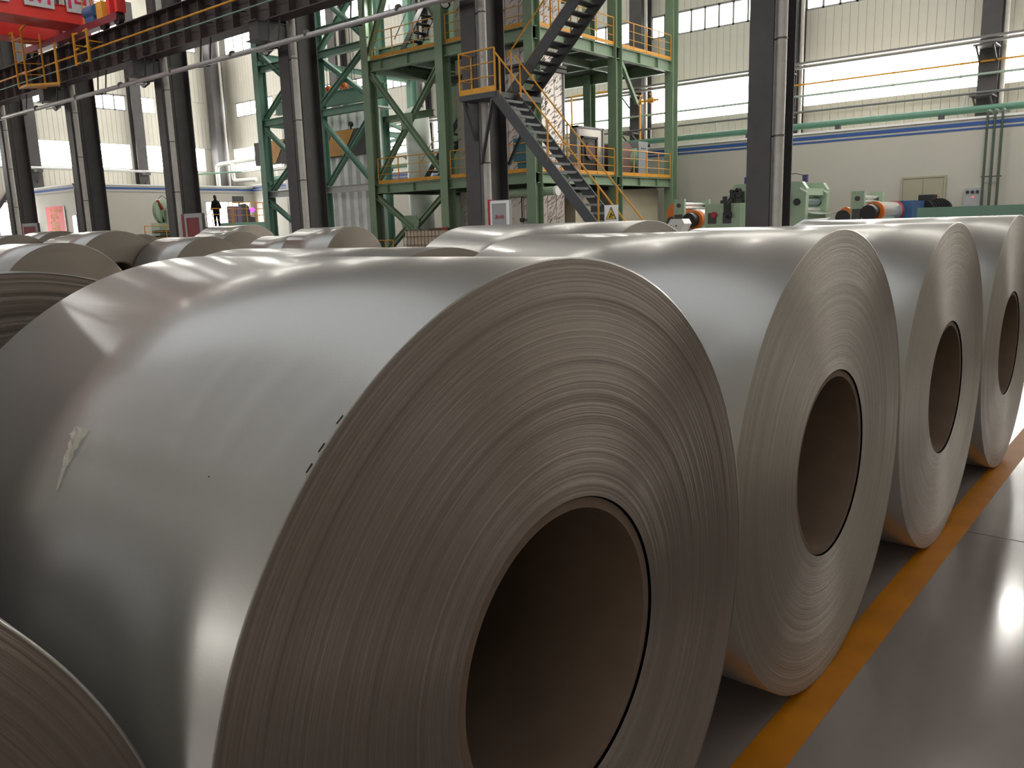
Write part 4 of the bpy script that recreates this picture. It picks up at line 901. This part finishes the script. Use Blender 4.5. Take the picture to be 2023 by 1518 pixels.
def fuse(name, segs, m, parent, base, voxel=.014, lab=None, smooth=6):
    """continuous surface: tapered rounded segments (p, q, r0, r1, flatten along x) merged by a voxel remesh"""
    bm = bmesh.new()
    for p, q, r0, r1, fl in segs:
        p = Vector(p); q = Vector(q); d = q-p; L = d.length; N = 16; rings = []
        d = d.normalized() if L > 1e-6 else Vector((0, 0, 1)); a = Vector((0, 1, 0)); a = (a-a.dot(d)*d)
        a = a.normalized() if a.length > .1 else Vector((1, 0, 0)); b = d.cross(a)
        prof = [(-r0*math.cos(t), r0*math.sin(t)) for t in (.02, .35, .7, 1.05, 1.4)] + [(L+r1*math.sin(t), r1*math.cos(t)) for t in (.1, .45, .8, 1.15, 1.55)]
        for u, r in prof:
            rings.append([bm.verts.new(p+d*u+(a*math.cos(2*PI*i/N)*r+b*math.sin(2*PI*i/N)*r*fl)) for i in range(N)])
        for R0, R1 in zip(rings, rings[1:]):
            for i in range(N): bm.faces.new((R0[i], R0[(i+1) % N], R1[(i+1) % N], R1[i]))
        bm.faces.new(rings[0][::-1]); bm.faces.new(rings[-1])
    bmesh.ops.recalc_face_normals(bm, faces=bm.faces)
    me = bpy.data.meshes.new(name); bm.to_mesh(me); bm.free()
    o = bpy.data.objects.new(name, me); C.objects.link(o)
    md = o.modifiers.new('r', 'REMESH'); md.mode = 'VOXEL'; md.voxel_size = voxel
    sm = o.modifiers.new('s', 'SMOOTH'); sm.iterations = smooth; sm.factor = .5
    dg = bpy.context.evaluated_depsgraph_get(); dg.update()
    me2 = bpy.data.meshes.new_from_object(o.evaluated_get(dg)); bpy.data.objects.remove(o)
    me2.materials.clear(); me2.materials.append(m); me2.polygons.foreach_set('use_smooth', [True]*len(me2.polygons))
    return props(inst(name, me2, parent, base), lab)
def person():
    B = Vector((-44.55, 26.85, 2.03))
    root = thing('person', 'person in a black padded coat and dark cap standing on the operator platform', 'person', B)
    P = lambda l, f, z: (-f, l, z)              # lateral, forward (away from the camera), up
    F = lambda *a, **k: fuse(*a[:3], root, B, *a[3:], **k)
    S = []
    S += [(P(0,.015,1.60), P(0,.025,1.68), .078, .088, 1.08), (P(0,0,1.42), P(0,.01,1.58), .058, .054, 1)]
    S += [(P(0,.0,.98), P(0,0,1.15), .15, .14, .72), (P(0,0,1.15), P(0,0,1.36), .14, .16, .7), (P(-.15,0,1.38), P(.15,0,1.38), .07, .07, 1)]
    S += [(P(0,.10,1.635), P(0,.125,1.60), .012, .016, 1), (P(0,.08,1.55), P(0,.09,1.57), .035, .04, 1)]
    for s in (1, -1):
        S += [(P(.085*s,.02,1.60), P(.092*s,.015,1.64), .014, .018, 1.3)]
        S += [(P(.18*s,0,1.37), P(.235*s,-.02,1.12), .055, .042, 1), (P(.235*s,-.02,1.12), P(.20*s,.16,1.00), .04, .028, 1)]
        S += [(P(.095*s,0,.93), P(.105*s,.01,.50), .09, .058, 1), (P(.105*s,.01,.50), P(.11*s,-.02,.09), .056, .038, 1), (P(.11*s,-.02,.06), P(.12*s,.12,.035), .036, .03, 1)]
    F('body', S, skin_m, voxel=.012)
    S = [(P(0,0,.84), P(0,0,1.05), .215, .205, .74), (P(0,0,1.05), P(0,0,1.32), .205, .215, .74), (P(-.13,0,1.38), P(.13,0,1.38), .10, .10, 1), (P(0,-.01,1.42), P(0,0,1.50), .11, .095, 1)]
    for s in (1, -1):
        S += [(P(.17*s,0,1.37), P(.25*s,-.03,1.11), .095, .085, 1), (P(.25*s,-.03,1.11), P(.22*s,.13,1.005), .082, .06, 1)]
    F('coat', S, cloth_black, lab='black padded coat')
    S = [(P(0,0,.95), P(0,0,.88), .16, .15, .75)]
    for s in (1, -1): S += [(P(.095*s,0,.88), P(.11*s,.01,.50), .115, .085, 1), (P(.11*s,.01,.50), P(.115*s,-.02,.11), .083, .07, 1)]
    F('trousers', S, cloth_black)
    for s in (1, -1):
        F('shoe', [(P(.115*s,-.05,.045), P(.12*s,.07,.045), .05, .048, .9), (P(.12*s,.07,.04), P(.125*s,.16,.035), .046, .036, .8)], black)
        S = [(P(.20*s,.17,.995), P(.165*s,.235,1.0), .03, .034, .55)]
        for k in range(4):
            z = 1.03-.021*k; L = (.036, .042, .038, .028)[k]
            S += [(P(.155*s,.255,z), P(.13*s,.255+L*.6,z-.004), .0095, .009, 1), (P(.13*s,.255+L*.6,z-.004), P(.105*s,.25+L*.3,z-.006), .009, .008, 1)]
        S += [(P(.185*s,.215,1.02), P(.165*s,.255,1.055), .012, .010, 1)]
        F('hand', S, skin_m, voxel=.005, smooth=2)
    F('hair', [(P(0,-.008,1.60), P(0,-.005,1.68), .084, .088, 1), (P(0,-.02,1.55), P(0,-.015,1.60), .06, .076, 1)], hair_m)
    F('cap', [(P(0,.015,1.69), P(0,.02,1.725), .104, .082, 1), (P(0,.10,1.705), P(0,.14,1.70), .05, .035, .4)], cloth_black, lab='dark cap')
person()

# ------------------------------------------------------------------ coils
def coil(xf, yc, R, w, rc, label, group, seg=96, rings=24, amp=.001, m=None, name='metal_coil'):
    t = thing(name, label, 'coil', (xf-w/2, yc, 0), group)
    base = WL[t.name]; rr = random.Random(int(abs(xf*97+yc*31)*10))
    def ring_mesh(nm, pts, m, uvs=True):      # pts: list of (x, r)
        n = seg; vs = []; fs = []
        for x, r in pts:
            for i in range(n+1):
                a = 2*PI*i/n; vs.append((x-base.x, r*math.cos(a), R+r*math.sin(a)))
        for k in range(len(pts)-1):
            for i in range(n): a = k*(n+1)+i; fs.append((a, a+n+1, a+n+2, a+1))
        me = bpy.data.meshes.new(nm); me.from_pydata(vs, [], fs)
        u = me.uv_layers.new(name='UVMap'); dat = []
        for p in me.polygons:
            for vi in p.vertices: k, i = divmod(vi, n+1); dat += [i/n, pts[k][1]]
        u.data.foreach_set('uv', dat)
        me.polygons.foreach_set('use_smooth', [True]*len(me.polygons))
        me.materials.append(m)
        o = bpy.data.objects.new(nm, me); C.objects.link(o); o.parent = t; WL[o.name] = base
        return o
    ring_mesh('outer_wrap', [(xf-w, R-.004), (xf-w, R), (xf-w*.5, R), (xf, R), (xf+.0005, R-.004)], wrap_m)
    pts = [(xf-.0005, R-.0005)]; off = 0; r = R-.002
    for k in range(rings):
        f = (k+1)/rings; r2_ = R-.002-(R-.002-rc)*f
        off = max(-2*amp, min(2*amp, off+rr.uniform(-amp, amp)))
        pts.append((xf+off, r2_+(R-rc)/rings*.35)); pts.append((xf+off*.6, r2_))
    ring_mesh('side_face', pts, m or side_b)
    ring_mesh('far_face', [(xf-w, rc), (xf-w, R-.004)], side_b)
    ri = rc-.024; e = .006
    pts = [(xf-w+e, ri), (xf-w+e, rc-.003), (xf-e, rc-.003), (xf-e, ri), (xf-w+e, ri)]
    sl = ring_mesh('core_sleeve', pts, paper); sl['label'] = 'brown cardboard core tube'
    for p in sl.data.polygons: p.use_smooth = p.index >= 0
    try: sl.data.set_sharp_from_angle(angle=math.radians(40))
    except Exception: pass
    return t
FR = 'coils of the front row along the yellow line'; R2 = 'coils of the second row'; BK = 'coils standing far back on the left'
coil(-.93, -.32, .75, 1.25, .315, 'cut-off coil in the bottom left corner, nearest to the viewer', FR, 256, 150, .0006, side_a)
big = coil(-.889, 1.207, .771, 1.245, .3145, 'largest silver coil filling the middle of the picture with clear tape on it', FR, 320, 260, .0006, side_a)
coil(-.917, 2.764, .78, 1.30, .318, 'silver coil directly right of the largest one', FR, 256, 180, .0004, side_b)
coil(-.913, 4.323, .778, 1.30, .319, 'silver coil third from the largest towards the right edge, with a full core opening', FR, 192, 110, .0004, side_b)['label'] = 'silver coil two places right of the largest one, its core opening fully visible'
coil(-.916, 5.94, .787, 1.29, .324, 'silver coil cut by the right picture edge', FR, 192, 90, .0004, side_b)
coil(-2.50, .87, .758, 1.40, .315, 'dark-faced coil at the left edge behind the largest coil', R2, 192, 80, .0016, side_a)
coil(-2.37, 2.42, .762, 1.45, .315, 'coil behind the top of the largest one, its side a dark arc', R2, 160, 40, .0008)
coil(-2.50, 4.25, .804, 1.40, .315, 'long-looking coil in front of the fire hose cabinet', R2, 160, 40, .0008)
far = [(-10.24, 4.17, .778, 1.5, 'far coil at the left edge mirroring the red banner, dark arched side'),
 (-15.2, 7.15, .857, 1.45, 'far coil with the highest round side, below the column beside the banner'),
 (-13.76, 8.10, .783, 1.42, 'far coil below the column left of the black-clad person, nearest of that cluster'),
 (-19.04, 12.11, .834, 1.56, 'far coil below the black-clad person, overlapping side of the nearer one'),
 (-13.92, 11.54, .84, 1.58, 'far coil standing alone below the column in front of the green tower'),
 (-20.2, 7.3, .86, 1.5, 'small far coil at the left edge under the red cabinet'),
 (-18.3, 8.15, .83, 1.6, 'far coil with red reflection directly under the banner'),
 (-20.6, 10.3, .83, 1.7, 'far coil with red reflection left of the cluster below the column'),
 (-22.6, 9.2, .90, 1.4, 'small far coil arc just right of the highest round side'),
 (-24.4, 11.4, .90, 1.5, 'thin far coil behind the cluster, next to the yellow railed frame'),
 (-23.0, 15.1, .93, 2.2, 'furthest bright coil under the black-clad person and the red cabinet'),
 (-16.4, 12.1, .76, 1.5, 'low far coil just left of the coil standing alone'),
 (-18.3, 14.3, .79, 1.5, 'thin bright far coil top behind the low one left of the tower'),
 (-24.5, 6.9, .90, 1.5, 'bright far coil top below the left red cabinet')]
for (xf, yc, R, w, lab) in far: coil(xf, yc, R, w, .315, lab, BK, 72, 10, .0006)
t = thing('wheel_chock', 'small pale block under the gap between coils at the floor', 'block', (-1.5, 4.0, 0))
t = None
bpy.data.objects.remove(bpy.data.objects['wheel_chock'])
# clear tape on the largest coil
def cyl_pt(x, ang, r=.771): return Vector((x, 1.207+r*math.cos(ang), .771+r*math.sin(ang)))
import itertools
def ang_of(y, z): return math.atan2(z-.771, y-1.207)
a0 = ang_of(.62, 1.27); a1 = ang_of(.55, 1.18)
g = MB(); rr = random.Random(3); n = 14; vs = []
for i in range(n+1):
    f = i/n; a = a0+.01+(a1-a0)*f; xc = -1.525+.03*f; w = .045*(1-f)**1.6+.006
    for j in range(5):
        vs.append(cyl_pt(xc+w*(j/4-.5)*1.2, a, .7715+rr.uniform(.0, .006)*(1-.6*f)))
g.add(vs, [(i*5+j, i*5+j+1, i*5+j+6, i*5+j+5) for i in range(n) for j in range(4)])
tm = bpy.data.materials.new('clear_tape'); tm.use_nodes = True; b = tm.node_tree.nodes['Principled BSDF']
b.inputs['Base Color'].default_value = (.9, .85, .65, 1); b.inputs['Roughness'].default_value = .15; b.inputs['Alpha'].default_value = .33
tp = obj('clear_tape', g, tm, None, False, recalc=False); props(tp, 'crumpled scrap of clear tape stuck to the largest coil', 'tape')

# torn bits along the rim of the largest coil
for y, z in ((.69, 1.34), (.655, 1.31), (.635, 1.285)):
    a = ang_of(y, z); p = cyl_pt(-.889, a, .772); q = cyl_pt(-.889, a-.018, .7735)
    obj('torn_edge', MB().bar((-.8915, p.y, p.z), (-.8885, q.y, q.z), .0012, .0015), black, big)
p = cyl_pt(-1.09, ang_of(.61, 1.25), .7715)
obj('dark_speck', MB().box(p.x-.001, p.x+.001, p.y-.0008, p.y+.0006, p.z-.0006, p.z+.0008), black, big)
